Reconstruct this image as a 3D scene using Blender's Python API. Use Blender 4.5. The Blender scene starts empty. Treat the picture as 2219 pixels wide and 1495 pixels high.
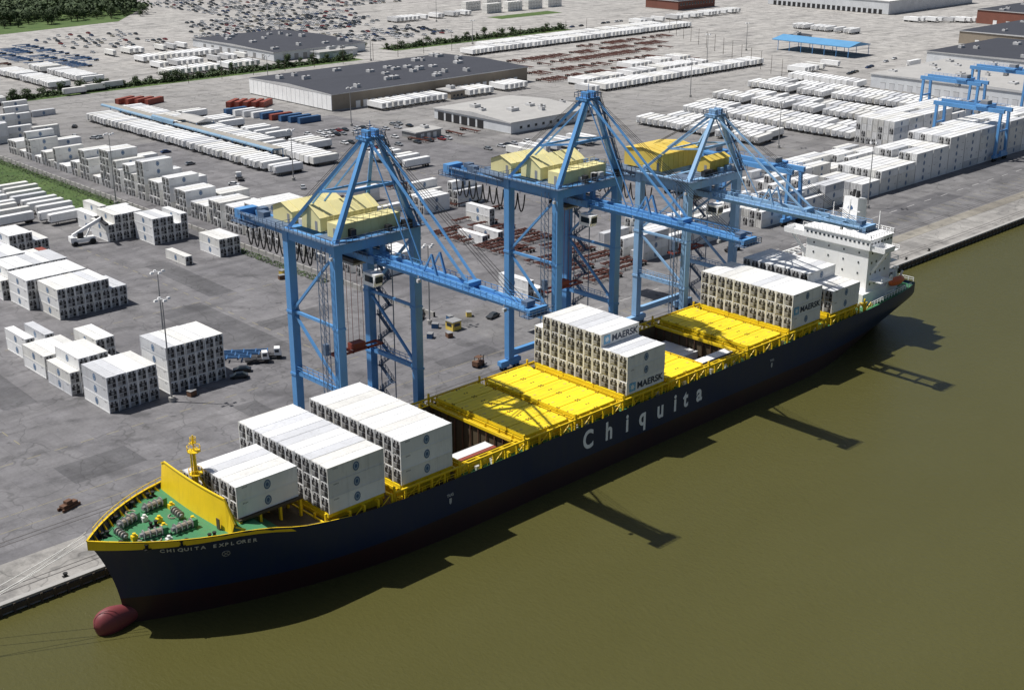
import bpy, math, random
from mathutils import Vector, Matrix
R = random.Random(11)
SC = bpy.context.scene
COL = SC.collection
U = math.radians
CAM = Vector((-78.6, -196.3, 117.0))
TH = U(46.3)
PITCH = math.atan(1043/2806.)
WZ = -1.9

# ------------------------------------------------------------------ materials
def nodes(name):
    m = bpy.data.materials.new(name); m.use_nodes = True
    nt = m.node_tree
    b = nt.nodes['Principled BSDF']
    return m, nt, b
def N(nt, t, **k):
    n = nt.nodes.new(t)
    for a, v in k.items(): setattr(n, a, v)
    return n
def noise(nt, vec, scale, detail=4, rough=.6, mapscale=None):
    if mapscale:
        mp = N(nt, 'ShaderNodeMapping'); mp.inputs['Scale'].default_value = mapscale
        nt.links.new(vec, mp.inputs['Vector']); vec = mp.outputs[0]
    n = N(nt, 'ShaderNodeTexNoise'); n.inputs['Scale'].default_value = scale
    n.inputs['Detail'].default_value = detail; n.inputs['Roughness'].default_value = rough
    nt.links.new(vec, n.inputs['Vector'])
    return n.outputs['Fac']
def maprange(nt, fac, a, b, c, d):
    n = N(nt, 'ShaderNodeMapRange')
    nt.links.new(fac, n.inputs[0])
    for i, v in enumerate((a, b, c, d)): n.inputs[i+1].default_value = v
    return n.outputs[0]
def mixc(nt, fac, A, B, mode='MIX'):
    n = N(nt, 'ShaderNodeMix', data_type='RGBA', blend_type=mode)
    if isinstance(fac, (int, float)): n.inputs[0].default_value = fac
    else: nt.links.new(fac, n.inputs[0])
    for s, c in ((6, A), (7, B)):
        if isinstance(c, (tuple, list)): n.inputs[s].default_value = (c[0], c[1], c[2], 1)
        else: nt.links.new(c, n.inputs[s])
    return n.outputs[2]
def math_(nt, op, a, b=0.0):
    n = N(nt, 'ShaderNodeMath', operation=op)
    for i, v in enumerate((a, b)):
        if isinstance(v, (int, float)): n.inputs[i].default_value = v
        else: nt.links.new(v, n.inputs[i])
    return n.outputs[0]
def bump(nt, b, h, strength=.3, dist=.1):
    n = N(nt, 'ShaderNodeBump'); n.inputs['Strength'].default_value = strength
    n.inputs['Distance'].default_value = dist
    nt.links.new(h, n.inputs['Height']); nt.links.new(n.outputs[0], b.inputs['Normal'])

def paint(name, col, rough=.5, dirt=.35, dirtcol=(.12, .09, .06), rand=.16, metal=0, scale=.5, streak=True):
    m, nt, b = nodes(name)
    geo = N(nt, 'ShaderNodeNewGeometry'); vec = geo.outputs['Position']
    oi = N(nt, 'ShaderNodeObjectInfo')
    big = noise(nt, vec, scale*.35, 3)
    st = noise(nt, vec, 1.2, 5, .7, (1, 1, .12) if streak else (1, 1, 1))
    k = math_(nt, 'ADD', 1-rand*.6, math_(nt, 'MULTIPLY', math_(nt, 'SUBTRACT', oi.outputs['Random'], .5), rand))
    k = math_(nt, 'ADD', k, maprange(nt, big, .3, .7, -.07, .07))
    c = N(nt, 'ShaderNodeVectorMath', operation='SCALE'); c.inputs[0].default_value = col
    nt.links.new(k, c.inputs['Scale'])
    f = maprange(nt, st, .52, .85, 0, dirt)
    c2 = mixc(nt, f, c.outputs[0], dirtcol)
    nt.links.new(c2, b.inputs['Base Color'])
    b.inputs['Roughness'].default_value = rough; b.inputs['Metallic'].default_value = metal
    return m

M = {}
M['white'] = paint('container_white_paint', (.90, .90, .89), .45, .25)
M['white2'] = paint('container_offwhite_paint', (.82, .81, .77), .5, .4)
M['white3'] = paint('container_grey_paint', (.66, .67, .69), .5, .4)
M['red'] = paint('container_red_paint', (.30, .07, .045), .6, .3)
M['blueb'] = paint('container_blue_paint', (.04, .12, .26), .6, .3)
M['grey'] = paint('grey_metal_paint', (.30, .30, .30), .5, .3)
M['lgrey'] = paint('light_grey_paint', (.58, .58, .58), .5, .3)
M['dark'] = paint('dark_machinery', (.022, .022, .025), .6, .2)
M['black'] = paint('black_rubber', (.012, .012, .012), .8, .1)
M['emb'] = paint('emblem_blue', (.06, .13, .27), .5, .2)
M['emb2'] = paint('emblem_pale', (.32, .42, .52), .5, .1)
M['skyb'] = paint('logo_light_blue', (.16, .46, .72), .5, .1)
M['ink'] = paint('logo_dark_ink', (.015, .03, .07), .5, .0)
M['letter'] = paint('hull_letter_white', (.95, .95, .95), .5, .1, rand=.02)
M['crane'] = paint('crane_blue_paint', (.105, .30, .60), .45, .32, (.16, .15, .14), .05)
M['craned'] = paint('crane_walkway_steel', (.11, .16, .24), .6, .4, (.1, .08, .07), .05)
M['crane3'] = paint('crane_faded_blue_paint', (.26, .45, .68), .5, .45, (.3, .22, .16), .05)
M['cream'] = paint('cream_yellow_cladding', (.86, .77, .38), .5, .2)
M['cream2'] = paint('yellow_cladding', (.78, .57, .11), .5, .25)
M['yellow'] = paint('ship_yellow_paint', (.86, .59, .015), .45, .32, (.25, .12, .03), .05)
M['yhatch'] = paint('hatch_yellow_paint', (.95, .71, .02), .5, .22, (.35, .2, .05), .10, streak=False)
M['green'] = paint('deck_green_paint', (.045, .20, .085), .6, .6, (.10, .09, .06), .03, streak=False)
M['rust'] = paint('rusty_steel', (.14, .07, .04), .8, .4)
M['hold'] = paint('hold_brown_steel', (.09, .065, .035), .8, .4)
M['orange'] = paint('orange_gel_coat', (.7, .14, .03), .4, .1)
M['redsp'] = paint('spreader_red', (.30, .06, .035), .6, .4)
M['glass'] = paint('dark_glass', (.02, .03, .04), .1, .0)
M['concrete'] = paint('concrete_grey', (.36, .35, .33), .85, .4, (.12, .11, .1), .05)
M['tan'] = paint('tan_masonry_wall', (.33, .28, .22), .85, .3)
M['brick'] = paint('red_brick_wall', (.22, .085, .06), .85, .3)
M['wallw'] = paint('white_metal_wall', (.72, .74, .76), .6, .25)
M['shipw'] = paint('ship_white_paint', (.95, .95, .94), .4, .12, (.4, .3, .2), .02)
M['roofd'] = paint('dark_membrane_roof', (.040, .043, .055), .8, .6, (.11, .11, .12), .02, streak=False)
M['roofl'] = paint('pale_metal_roof', (.42, .41, .39), .6, .35, (.2, .18, .16), .02)
M['roofb'] = paint('blue_metal_roof', (.12, .32, .55), .5, .2)
M['canopyb'] = paint('faded_blue_canopy', (.16, .28, .40), .6, .5, (.45, .42, .33), .03)
M['canopyt'] = paint('sandy_canopy_roof', (.34, .32, .28), .7, .5, (.2, .18, .14), .03)
M['chassis'] = paint('chassis_red_brown', (.12, .042, .03), .7, .5)
M['chassisb'] = paint('chassis_blue', (.05, .15, .33), .6, .4)
M['wood'] = paint('timber_fender', (.07, .055, .04), .9, .5, (.03, .03, .02))
M['bark'] = paint('bark', (.07, .05, .035), .9, .3)
M['bulb'] = paint('antifouling_red', (.20, .04, .045), .55, .55, (.08, .045, .04))
CARC = [(.75,.75,.75),(.55,.56,.58),(.02,.02,.022),(.05,.055,.06),(.28,.29,.3),(.25,.03,.025),(.03,.06,.16),(.4,.37,.3)]
for i, c in enumerate(CARC): M['car%d' % i] = paint('car_paint_%s' % 'abcdefgh'[i], c, .25, .05, streak=False)

def leafmat(name, a, bcol):
    m, nt, b = nodes(name)
    geo = N(nt, 'ShaderNodeNewGeometry')
    f = noise(nt, geo.outputs['Position'], .5, 4)
    f = maprange(nt, f, .3, .7, 0, 1)
    nt.links.new(mixc(nt, f, a, bcol), b.inputs['Base Color']); b.inputs['Roughness'].default_value = .8
    return m
M['leaf'] = leafmat('foliage_dark', (.016, .034, .010), (.04, .072, .018))
M['leaf2'] = leafmat('foliage_light', (.035, .062, .018), (.065, .10, .03))

def hullmat():
    m, nt, b = nodes('ship_hull_paint')
    geo = N(nt, 'ShaderNodeNewGeometry'); P_ = geo.outputs['Position']
    sp = N(nt, 'ShaderNodeSeparateXYZ'); nt.links.new(P_, sp.inputs[0])
    n1 = noise(nt, P_, .6, 5, .7, (1, 1, .15)); n2 = noise(nt, P_, .15, 3)
    navy = mixc(nt, maprange(nt, n1, .4, .8, 0, 1), (.006, .019, .068), (.015, .028, .06))
    red = mixc(nt, maprange(nt, n1, .35, .75, 0, 1), (.040, .014, .015), (.026, .014, .014))
    f = maprange(nt, math_(nt, 'ADD', sp.outputs['Z'], math_(nt, 'MULTIPLY', sp.outputs['X'], .004)), 2.95, 3.05, 0, 1)
    c = mixc(nt, f, red, navy)
    c = mixc(nt, maprange(nt, n1, .74, .88, 0, .3), c, (.09, .045, .025))
    nt.links.new(c, b.inputs['Base Color']); b.inputs['Roughness'].default_value = .45
    bump(nt, b, n2, .15, .3)
    return m
M['hull'] = hullmat()

def asphalt(name, dark, light, d0=None, d1=None, far=None, slab=.55):
    m, nt, b = nodes(name)
    geo = N(nt, 'ShaderNodeNewGeometry'); P_ = geo.outputs['Position']
    sp = N(nt, 'ShaderNodeSeparateXYZ'); nt.links.new(P_, sp.inputs[0])
    n1 = noise(nt, P_, .018, 6, .65); n2 = noise(nt, P_, .12, 6, .7); n3 = noise(nt, P_, 1.6, 4, .7)
    n4 = noise(nt, P_, .09, 5, .6, (.25, 2.6, 1)); n5 = noise(nt, P_, .09, 5, .6, (2.6, .22, 1))
    c = mixc(nt, maprange(nt, n1, .35, .65, 0, 1), dark, light)
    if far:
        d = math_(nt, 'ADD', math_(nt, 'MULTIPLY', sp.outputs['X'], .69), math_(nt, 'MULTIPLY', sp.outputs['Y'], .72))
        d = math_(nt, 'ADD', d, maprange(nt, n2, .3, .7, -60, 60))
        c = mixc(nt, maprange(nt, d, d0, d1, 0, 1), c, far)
    br = N(nt, 'ShaderNodeTexBrick'); br.inputs['Scale'].default_value = .045
    br.inputs['Mortar Size'].default_value = .005; br.inputs['Color1'].default_value = (1, 1, 1, 1); br.inputs['Color2'].default_value = (.86, .86, .88, 1)
    br.inputs['Mortar'].default_value = (.72, .72, .72, 1); nt.links.new(P_, br.inputs['Vector'])
    c = mixc(nt, slab, c, br.outputs['Color'], 'MULTIPLY')
    k = maprange(nt, n2, .3, .72, 1.18, .74)
    for nn, lo, hi in ((n3, 1.10, .88), (n4, 1.10, .84), (n5, 1.10, .86)):
        k = math_(nt, 'MULTIPLY', k, maprange(nt, nn, .3, .7, lo, hi))
    s = N(nt, 'ShaderNodeVectorMath', operation='SCALE'); nt.links.new(c, s.inputs[0]); nt.links.new(k, s.inputs['Scale'])
    st = noise(nt, P_, .3, 3, .5)
    c = mixc(nt, maprange(nt, st, .66, .76, 0, .65), s.outputs[0], (.035, .034, .036))
    wn_ = N(nt, 'ShaderNodeTexWave', wave_type='RINGS', rings_direction='Z'); wn_.inputs['Scale'].default_value = .02
    wn_.inputs['Distortion'].default_value = 9; wn_.inputs['Detail'].default_value = 2; wn_.inputs['Detail Scale'].default_value = .35
    nt.links.new(P_, wn_.inputs['Vector'])
    tk = math_(nt, 'MULTIPLY', maprange(nt, wn_.outputs['Fac'], .80, .97, 0, 1), maprange(nt, n2, .45, .6, 0, .38))
    c = mixc(nt, tk, c, (.06, .059, .062))
    st2 = noise(nt, P_, .035, 4, .6, (.5, 2.2, 1))
    c = mixc(nt, maprange(nt, st2, .56, .64, 0, .28), c, (.055, .055, .058))
    vo = N(nt, 'ShaderNodeTexVoronoi', feature='DISTANCE_TO_EDGE'); vo.inputs['Scale'].default_value = .07
    wv = N(nt, 'ShaderNodeVectorMath', operation='ADD'); nt.links.new(P_, wv.inputs[0])
    nc = N(nt, 'ShaderNodeTexNoise'); nc.inputs['Scale'].default_value = .15; nt.links.new(P_, nc.inputs['Vector'])
    sc2 = N(nt, 'ShaderNodeVectorMath', operation='SCALE'); nt.links.new(nc.outputs['Color'], sc2.inputs[0]); sc2.inputs['Scale'].default_value = 9
    nt.links.new(sc2.outputs[0], wv.inputs[1]); nt.links.new(wv.outputs[0], vo.inputs['Vector'])
    c = mixc(nt, maprange(nt, vo.outputs['Distance'], .0, .018, .45, 0), c, (.05, .05, .05))
    nt.links.new(c, b.inputs['Base Color']); b.inputs['Roughness'].default_value = .85
    b.inputs['Specular IOR Level'].default_value = .25
    return m
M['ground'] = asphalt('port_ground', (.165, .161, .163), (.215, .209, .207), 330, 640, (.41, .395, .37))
M['yard'] = asphalt('yard_asphalt', (.158, .154, .160), (.215, .209, .212))
M['patch'] = asphalt('repair_patch', (.115, .113, .118), (.145, .142, .146))
M['apron'] = asphalt('apron_concrete', (.28, .268, .25), (.38, .365, .34), slab=.3)
M['road'] = asphalt('road_asphalt', (.155, .152, .154), (.205, .20, .20))
M['tanstrip'] = asphalt('dusty_strip', (.24, .22, .185), (.32, .30, .255))

def grassm():
    m, nt, b = nodes('rough_grass')
    geo = N(nt, 'ShaderNodeNewGeometry'); P_ = geo.outputs['Position']
    n1 = noise(nt, P_, .06, 6, .7); n2 = noise(nt, P_, 1.2, 5, .8)
    c = mixc(nt, maprange(nt, n1, .35, .65, 0, 1), (.05, .105, .018), (.105, .16, .04))
    c = mixc(nt, maprange(nt, n2, .35, .75, 0, .6), c, (.03, .05, .015))
    nt.links.new(c, b.inputs['Base Color']); b.inputs['Roughness'].default_value = .9
    bump(nt, b, n2, .8, .4)
    return m
M['grass'] = grassm()

def waterm():
    m, nt, b = nodes('river_water')
    geo = N(nt, 'ShaderNodeNewGeometry'); P_ = geo.outputs['Position']
    n1 = noise(nt, P_, .012, 5, .6, (1, 2, 1))
    n2 = noise(nt, P_, .9, 6, .7, (1.5, .8, 1)); n3 = noise(nt, P_, .12, 4, .6)
    c = mixc(nt, maprange(nt, n1, .35, .65, 0, 1), (.078, .073, .022), (.085, .080, .026))
    c = mixc(nt, maprange(nt, n2, .4, .7, 0, .10), c, (.058, .054, .02))
    nt.links.new(c, b.inputs['Base Color'])
    b.inputs['Roughness'].default_value = .18; b.inputs['IOR'].default_value = 1.33
    h = math_(nt, 'ADD', n2, math_(nt, 'MULTIPLY', n3, .7))
    bump(nt, b, h, .5, .35)
    return m
M['water'] = waterm()
M['rail'] = paint('worn_rail_steel', (.09, .08, .075), .5, .3)
M['mark'] = paint('worn_yellow_marking', (.26, .23, .14), .8, 1.0, (.18, .175, .17), .0, streak=False)
M['markw'] = paint('worn_white_marking', (.42, .41, .40), .8, 1.0, (.2, .2, .2), .0, streak=False)

# ------------------------------------------------------------------ mesh builder
class MB:
    def __init__(s): s.v = []; s.f = []; s.m = []
    def face(s, pts, m=0):
        i = len(s.v); s.v += [tuple(p) for p in pts]; s.f.append(tuple(range(i, i+len(pts)))); s.m.append(m)
    def hexa(s, c, m=0):
        i = len(s.v); s.v += [tuple(p) for p in c]
        for q in ((3,2,1,0),(4,5,6,7),(0,1,5,4),(1,2,6,5),(2,3,7,6),(3,0,4,7)):
            s.f.append(tuple(i+k for k in q)); s.m.append(m)
    def box(s, x0, x1, y0, y1, z0, z1, m=0):
        s.hexa([(x0,y0,z0),(x1,y0,z0),(x1,y1,z0),(x0,y1,z0),(x0,y0,z1),(x1,y0,z1),(x1,y1,z1),(x0,y1,z1)], m)
    def beam(s, p, q, w, h=None, m=0, w2=None, h2=None):
        h = w if h is None else h; w2 = w if w2 is None else w2; h2 = h if h2 is None else h2
        p = Vector(p); q = Vector(q); d = (q-p).normalized()
        side = d.cross(Vector((0,0,1)))
        if side.length < 1e-3: side = Vector((1,0,0))
        side.normalize(); up = side.cross(d)
        c = []
        for (o, a, b_) in ((p, w, h), (q, w2, h2)):
            c += [o-side*a/2-up*b_/2, o+side*a/2-up*b_/2, o+side*a/2+up*b_/2, o-side*a/2+up*b_/2]
        i = len(s.v); s.v += [tuple(x) for x in c]
        for k in ((0,1,2,3),(7,6,5,4),(0,4,5,1),(1,5,6,2),(2,6,7,3),(3,7,4,0)):
            s.f.append(tuple(i+j for j in k)); s.m.append(m)
    def cyl(s, p, q, r, n=8, m=0, r2=None):
        r2 = r if r2 is None else r2
        p = Vector(p); q = Vector(q); d = (q-p).normalized()
        a = d.orthogonal().normalized(); b_ = d.cross(a); i = len(s.v)
        for o, rr in ((p, r), (q, r2)):
            for k in range(n):
                t = 2*math.pi*k/n; s.v.append(tuple(o+(a*math.cos(t)+b_*math.sin(t))*rr))
        for k in range(n):
            s.f.append((i+k, i+(k+1)%n, i+n+(k+1)%n, i+n+k)); s.m.append(m)
        s.f.append(tuple(i+k for k in reversed(range(n)))); s.m.append(m)
        s.f.append(tuple(i+n+k for k in range(n))); s.m.append(m)
    def add(s, o, mat=None, mmap=None):
        i = len(s.v)
        if mat is None: s.v += o.v
        else: s.v += [tuple(mat @ Vector(p)) for p in o.v]
        s.f += [tuple(i+k for k in f) for f in o.f]
        s.m += [mmap[k] if mmap else k for k in o.m]
def rail(mb, p, q, h=1.1, step=2.0, t=.09, m=0):
    p = Vector(p); q = Vector(q); L = (q-p).length; n = max(1, int(L/step)); up = Vector((0,0,h))
    mb.beam(p+up, q+up, t, t, m); mb.beam(p+up*.5, q+up*.5, t*.7, t*.7, m)
    for i in range(n+1):
        a = p+(q-p)*(i/n); mb.beam(a, a+up, t, t, m)

def mesh(name, mb, mats, off=None):
    me = bpy.data.meshes.new(name)
    v = mb.v if off is None else [(a-off[0], b-off[1], c-off[2]) for a, b, c in mb.v]
    me.from_pydata(v, [], mb.f)
    for k in mats: me.materials.append(M[k])
    me.polygons.foreach_set('material_index', mb.m)
    me.update(); return me
def link(o): COL.objects.link(o); return o
def part(root, name, mb, mats, world=True, parent=None, label=None):
    off = tuple(root.location) if world else None
    o = bpy.data.objects.new(name, mesh(name, mb, mats, off)); link(o); o.parent = parent or root
    if label: o['label'] = label
    return o
def info(o, label, cat, group=None, kind=None):
    if label: o['label'] = label
    if cat: o['category'] = cat
    if group: o['group'] = group
    if kind: o['kind'] = kind
    return o
def thing(name, label, cat, loc=(0,0,0), group=None):
    o = bpy.data.objects.new(name, None); o.location = loc; o.empty_display_size = 1; link(o)
    return info(o, label, cat, group)
def structure(name, mb, mats, kind='structure'):
    o = bpy.data.objects.new(name, mesh(name, mb, mats)); link(o); o['kind'] = kind; return o
def single(name, mb, mats, label, cat, loc=(0,0,0), rot=0, group=None, world=False):
    o = bpy.data.objects.new(name, mesh(name, mb, mats, loc if world else None)); o.location = loc; o.rotation_euler = (0,0,rot); link(o)
    return info(o, label, cat, group)
def text_mb(s, size=1.0, ext=.02, space=1.0, bold=0.0):
    c = bpy.data.curves.new('t', 'FONT'); c.body = s; c.size = size; c.extrude = ext; c.space_character = space; c.offset = bold
    o = bpy.data.objects.new('t', c); link(o)
    bpy.context.view_layer.update()
    me = bpy.data.meshes.new_from_object(o.evaluated_get(bpy.context.evaluated_depsgraph_get()))
    mb = MB(); mb.v = [tuple(v.co) for v in me.vertices]; mb.f = [tuple(p.vertices) for p in me.polygons]; mb.m = [0]*len(mb.f)
    bpy.data.objects.remove(o); bpy.data.meshes.remove(me); bpy.data.curves.remove(c)
    return mb

# ------------------------------------------------------------------ setting
def sheet(name, pts, z, mat, kind='structure'):
    mb = MB(); mb.face([(x, y, z) for x, y in pts]); return structure(name, mb, [mat], kind)
def rect(x0, x1, y0, y1): return [(x0,y0),(x1,y0),(x1,y1),(x0,y1)]
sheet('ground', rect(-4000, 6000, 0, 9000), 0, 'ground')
sheet('water', rect(-4000, 6000, -4000, 1), WZ, 'water')
mb = MB(); mb.box(-1500, 2000, -.35, -.02, -6, -.25); structure('quay_wall', mb, ['concrete'])
mb = MB()
mb.box(-400, 900, -.6, .5, -.25, .22, 0)
for i in range(330):
    x = -150+i*2.4
    mb.box(x, x+.4, -.95, -.62, -4, -.1, 1)
mb.box(-400, 900, -.85, -.61, -1.3, -.4, 1)
structure('quay_edge', mb, ['concrete', 'wood'])
sheet('quay_apron', rect(-400, 900, .5, 13), .004, 'apron')
sheet('yard_pavement', rect(-300, 138, 13, 205), .004, 'yard')
sheet('yard_pavement_back', rect(141, 300, 60, 330), .004, 'yard')
sheet('quay_road', rect(205, 900, 22, 50), .008, 'road')
sheet('dusty_verge', rect(222, 900, 13.2, 18), .012, 'tanstrip')
sheet('grass_strip', [(137.5, 226), (137.5, 460), (112, 460), (119, 330), (112, 262), (124, 230)], .012, 'grass')
sheet('grass_verge', rect(160, 430, 472, 490), .012, 'grass')
sheet('grass_verge_far', rect(470, 640, 490, 508), .012, 'grass')
sheet('grass_field', [(250, 745), (420, 775), (505, 880), (520, 1400), (150, 1400)], .012, 'grass')
sheet('grass_patch', rect(650, 720, 578, 596), .012, 'grass')
mb = MB(); qq = random.Random(3)
for (x0, x1, y0, y1) in ((84, 98, 62, 118), (20, 36, 34, 44), (-20, 4, 60, 72), (100, 124, 84, 92), (150, 170, 24, 34), (104, 112, 120, 160), (26, 34, 80, 120), (200, 240, 28, 33), (260, 300, 26, 34), (64, 70, 24, 46), (116, 134, 30, 36), (330, 372, 30, 40)):
    a = qq.uniform(-.04, .04); cx, cy = (x0+x1)/2, (y0+y1)/2
    mb.face([(cx+(px-cx)*math.cos(a)-(py-cy)*math.sin(a), cy+(px-cx)*math.sin(a)+(py-cy)*math.cos(a), .0125) for px, py in rect(x0, x1, y0, y1)])
structure('asphalt_patch', mb, ['patch'])
mb = MB()
for y in (3.3, 4.7, 19.3, 20.7): mb.box(-400, 900, y-.10, y+.10, .014, .03)
structure('crane_rail', mb, ['rail'])
mb = MB()
def dash(x0, y0, x1, y1, w=.22, on=3, off=3):
    p = Vector((x0,y0,.018)); q = Vector((x1,y1,.018)); L = (q-p).length; d = (q-p)/L; n = Vector((-d.y, d.x, 0))*w/2
    t = 0
    while t < L:
        a = p+d*t; b = p+d*min(L, t+on); mb.face([a-n, b-n, b+n, a+n]); t += on+off
for y in (52, 118): dash(-60, y, 130, y)
for y in (24, 30): dash(-60, y, 205, y, .16, 5, .4)
for x in range(150, 620, 6): dash(x, 24.5, x, 29.5, .25, 5, 1)
for x in (20, 100): dash(x, 60, x, 200)
for x in (250, 380, 395): dash(x, 90, x, 320, .25)
structure('yard_marking', mb, ['mark'])
mb = MB()
for x in range(150, 700, 12): dash(x, 36, x+5, 36, .3, 5, 10)
for yy in range(525, 760, 18): dash(395, yy, 640, yy, .2, 50, 1)
structure('lane_marking', mb, ['markw'])

# ------------------------------------------------------------------ containers
Lc, Wc, Hc = 12.19, 2.44, 2.9
def container_body():
    b = MB(); hl = Lc/2; hw = Wc/2
    b.box(-hl+.12, hl-.08, -hw+.045, hw-.045, .1, Hc-.03, 0)
    for sy in (-1, 1):
        y0, y1 = sorted((sy*(hw-.09), sy*hw))
        b.box(-hl+.02, hl-.02, y0, y1, .02, .2, 0); b.box(-hl+.02, hl-.02, y0, y1, Hc-.14, Hc-.01, 0)
        for sx in (-1, 1):
            x0, x1 = sorted((sx*(hl-.17), sx*hl)); ya, yb = sorted((sy*(hw-.17), sy*(hw+.004)))
            b.box(x0, x1, ya, yb, 0, Hc, 0)
        for k in range(1, 12):
            x = -hl+k*Lc/12; ya, yb = sorted((sy*(hw-.06), sy*(hw-.028)))
            b.box(x-.05, x+.05, ya, yb, .22, Hc-.16, 0)
        for k in range(4):
            x = -4.9+k*.28; ya, yb = sorted((sy*(hw-.06), sy*(hw-.02))); b.box(x, x+.16, ya, yb, 2.3, 2.52, 1)
    for y in (-.95, -.35, .35, .95): b.cyl((hl-.04, y, .15), (hl-.04, y, Hc-.1), .035, 5, 1)
    b.box(hl-.085, hl-.07, -.02, .02, .15, Hc-.12, 1)
    for k in range(1, 9):
        x = -hl+k*Lc/9; b.box(x-.04, x+.04, -hw+.1, hw-.1, Hc-.04, Hc-.012, 0)
    return b
def reefer_unit():
    b = MB(); x = -Lc/2
    b.box(x+.05, x+.13, -1.03, 1.03, .14, 2.74, 0)
    b.box(x+.0, x+.06, -.92, .92, 1.25, 2.15, 1)
    b.box(x-.01, x+.06, -.9, -.1, .25, 1.1, 1)
    b.box(x-.01, x+.06, .05, .9, .3, 1.05, 2)
    for y in (-.42, .42): b.cyl((x+.02, y, 2.42), (x+.05, y, 2.42), .25, 8, 1)
    b.cyl((x-.03, 0, 1.72), (x+.02, 0, 1.72), .36, 10, 2)
    return b
def emblem(sy):
    b = MB(); y = sy*(Wc/2-.035+.034); n = 16
    rings = [(.68, .88), (.5, .66), (.3, .4)]
    for r, rz in rings:
        for k in range(n):
            a = 2*math.pi*k/n; b.v.append((-r*math.cos(a)*sy, y, 1.45+rz*math.sin(a)))
    for j, m in ((0, 0), (1, 1)):
        for k in range(n):
            b.f.append((j*n+k, j*n+(k+1) % n, (j+1)*n+(k+1) % n, (j+1)*n+k)); b.m.append(m)
    b.f.append(tuple(2*n+k for k in range(n))); b.m.append(0)
    return b
CB, CU = container_body(), reefer_unit()
CE = [emblem(-1), emblem(1)]
me_body = {k: mesh('container_body', CB, [k, 'grey']) for k in ('white', 'white2', 'white3', 'red', 'blueb')}
me_unit = mesh('refrigeration_unit', CU, ['lgrey', 'dark', 'grey'])
me_emb = [mesh('emblem', e, ['emb', 'emb2']) for e in CE]
def star(mb, cx, cz, r, y, m):
    pts = []
    for k in range(14):
        a = math.pi/2+2*math.pi*k/14; rr = r if k % 2 == 0 else r*.48
        pts.append((cx+rr*math.cos(a), y, cz+rr*math.sin(a)))
    c = (cx, y, cz)
    for k in range(14): mb.face([c, pts[k], pts[(k+1) % 14]], m)
t = text_mb('MAERSK', 2.0, .01, 1.02, .055)
SIGN = MB(); SIGN.add(t, Matrix.Translation((-2.7, -Wc/2-.012, .72)) @ Matrix.Rotation(math.pi/2, 4, 'X') @ Matrix.Scale(1.12, 4, (1,0,0)))
me_sign = mesh('name_lettering', SIGN, ['ink'])
SP = MB(); SP.box(-5.2, -3.2, -Wc/2-.02, -Wc/2+.03, .5, 2.4, 0); star(SP, -4.2, 1.45, .8, -Wc/2-.03, 1)
me_panel = mesh('star_panel', SP, ['skyb', 'white'])

CONT = []
def cont(x, y, z, rot=0, col=None, kind='emb', where='yard'):
    if col is None: col = R.choices(['white', 'white2', 'white3'], [6, 2.6, 1.2])[0]
    CONT.append((Vector((x, y, z)), rot, col, kind, where))
YC = -16.8
def col_y(i): return YC+(5-i)*2.52
def bay(xc, base, tiers, first=0, sign=None):
    for k, n in enumerate(tiers):
        i = first+k
        for t in range(n):
            kd = 'emb'
            if sign and (i, t) in sign: kd = 'sign'
            cont(xc+R.uniform(-.05, .05), col_y(i)+R.uniform(-.03, .03), base+t*2.905, 0, 'white' if kd == 'sign' else None, kd, 'ship')
bay(27.4, 14.5, [1, 1, 2, 2, 2, 2, 2], 2)
bay(42.3, 11.82, [3]*11)
bay(58.3, 11.82, [3]*11)
bay(119.2, 11.82, [3, 4, 4, 4, 4, 4, 4, 4, 3, 3, 3], 0, {(10, 0), (7, 3)})
bay(178.6, 11.82, [3]*11, 0, {(10, 1)})
bay(195.9, 11.82, [3]*8+[2]*3)
for i in range(1, 10):
    cont(133.2, col_y(i), 7.6 if i < 6 else 2.7, 0, None, 'emb', 'ship')
    if i in (8, 9): cont(73.4, col_y(i), 6.6, 0, 'red' if i == 9 else 'white', 'none', 'ship')
for i in (2, 3, 4, 5, 9): cont(147, col_y(i), 5.2 if i != 9 else 7.9, 0, None, 'emb', 'ship')
def block(x0, nx, y0, tiers, rot=math.pi/2, col=None, pitch=2.55, where='yard'):
    for i in range(nx):
        n = tiers[i] if isinstance(tiers, (list, tuple)) else tiers
        for t in range(n):
            cont(x0+1.22+i*pitch+R.uniform(-.05, .05), y0+6.1+R.uniform(-.15, .15), t*2.9, rot, col if t == n-1 else None, 'emb', where)
block(42, 5, 62, 3); block(57.6, 6, 62.5, 4)
block(40.5, 5, 77.5, [2, 3, 3, 3, 2]); block(41.0, 5, 92, [2, 2, 2, 2, 1]); block(55.5, 2, 94, 2)
block(43, 4, 106.5, [2, 1, 2, 1])
block(63, 8, 130.5, [3, 3, 3, 3, 3, 3, 2, 2]); block(60.5, 8, 144, [3, 3, 3, 3, 3, 3, 3, 2]); block(59, 9, 158, [2, 3, 3, 3, 3, 3, 3, 3, 2])
block(60, 8, 171.5, [3, 3, 3, 3, 3, 2, 2, 2]); block(80.6, 1, 171.5, 2, col='red')
block(74, 6, 192, [2, 3, 3, 3, 2, 2]); block(70, 7, 206, [2, 3, 3, 2, 2, 1, 1]); block(66, 7, 220, [3, 3, 3, 2, 2, 2, 2])
block(110, 5, 193, [2, 3, 3, 3, 3]); block(119, 5, 179.5, [3, 3, 3, 2, 3]); block(127, 3, 152.5, 2); block(114.3, 1, 152, 1)
block(112, 4, 207, [2, 3, 2, 1])
yy = 352
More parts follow.
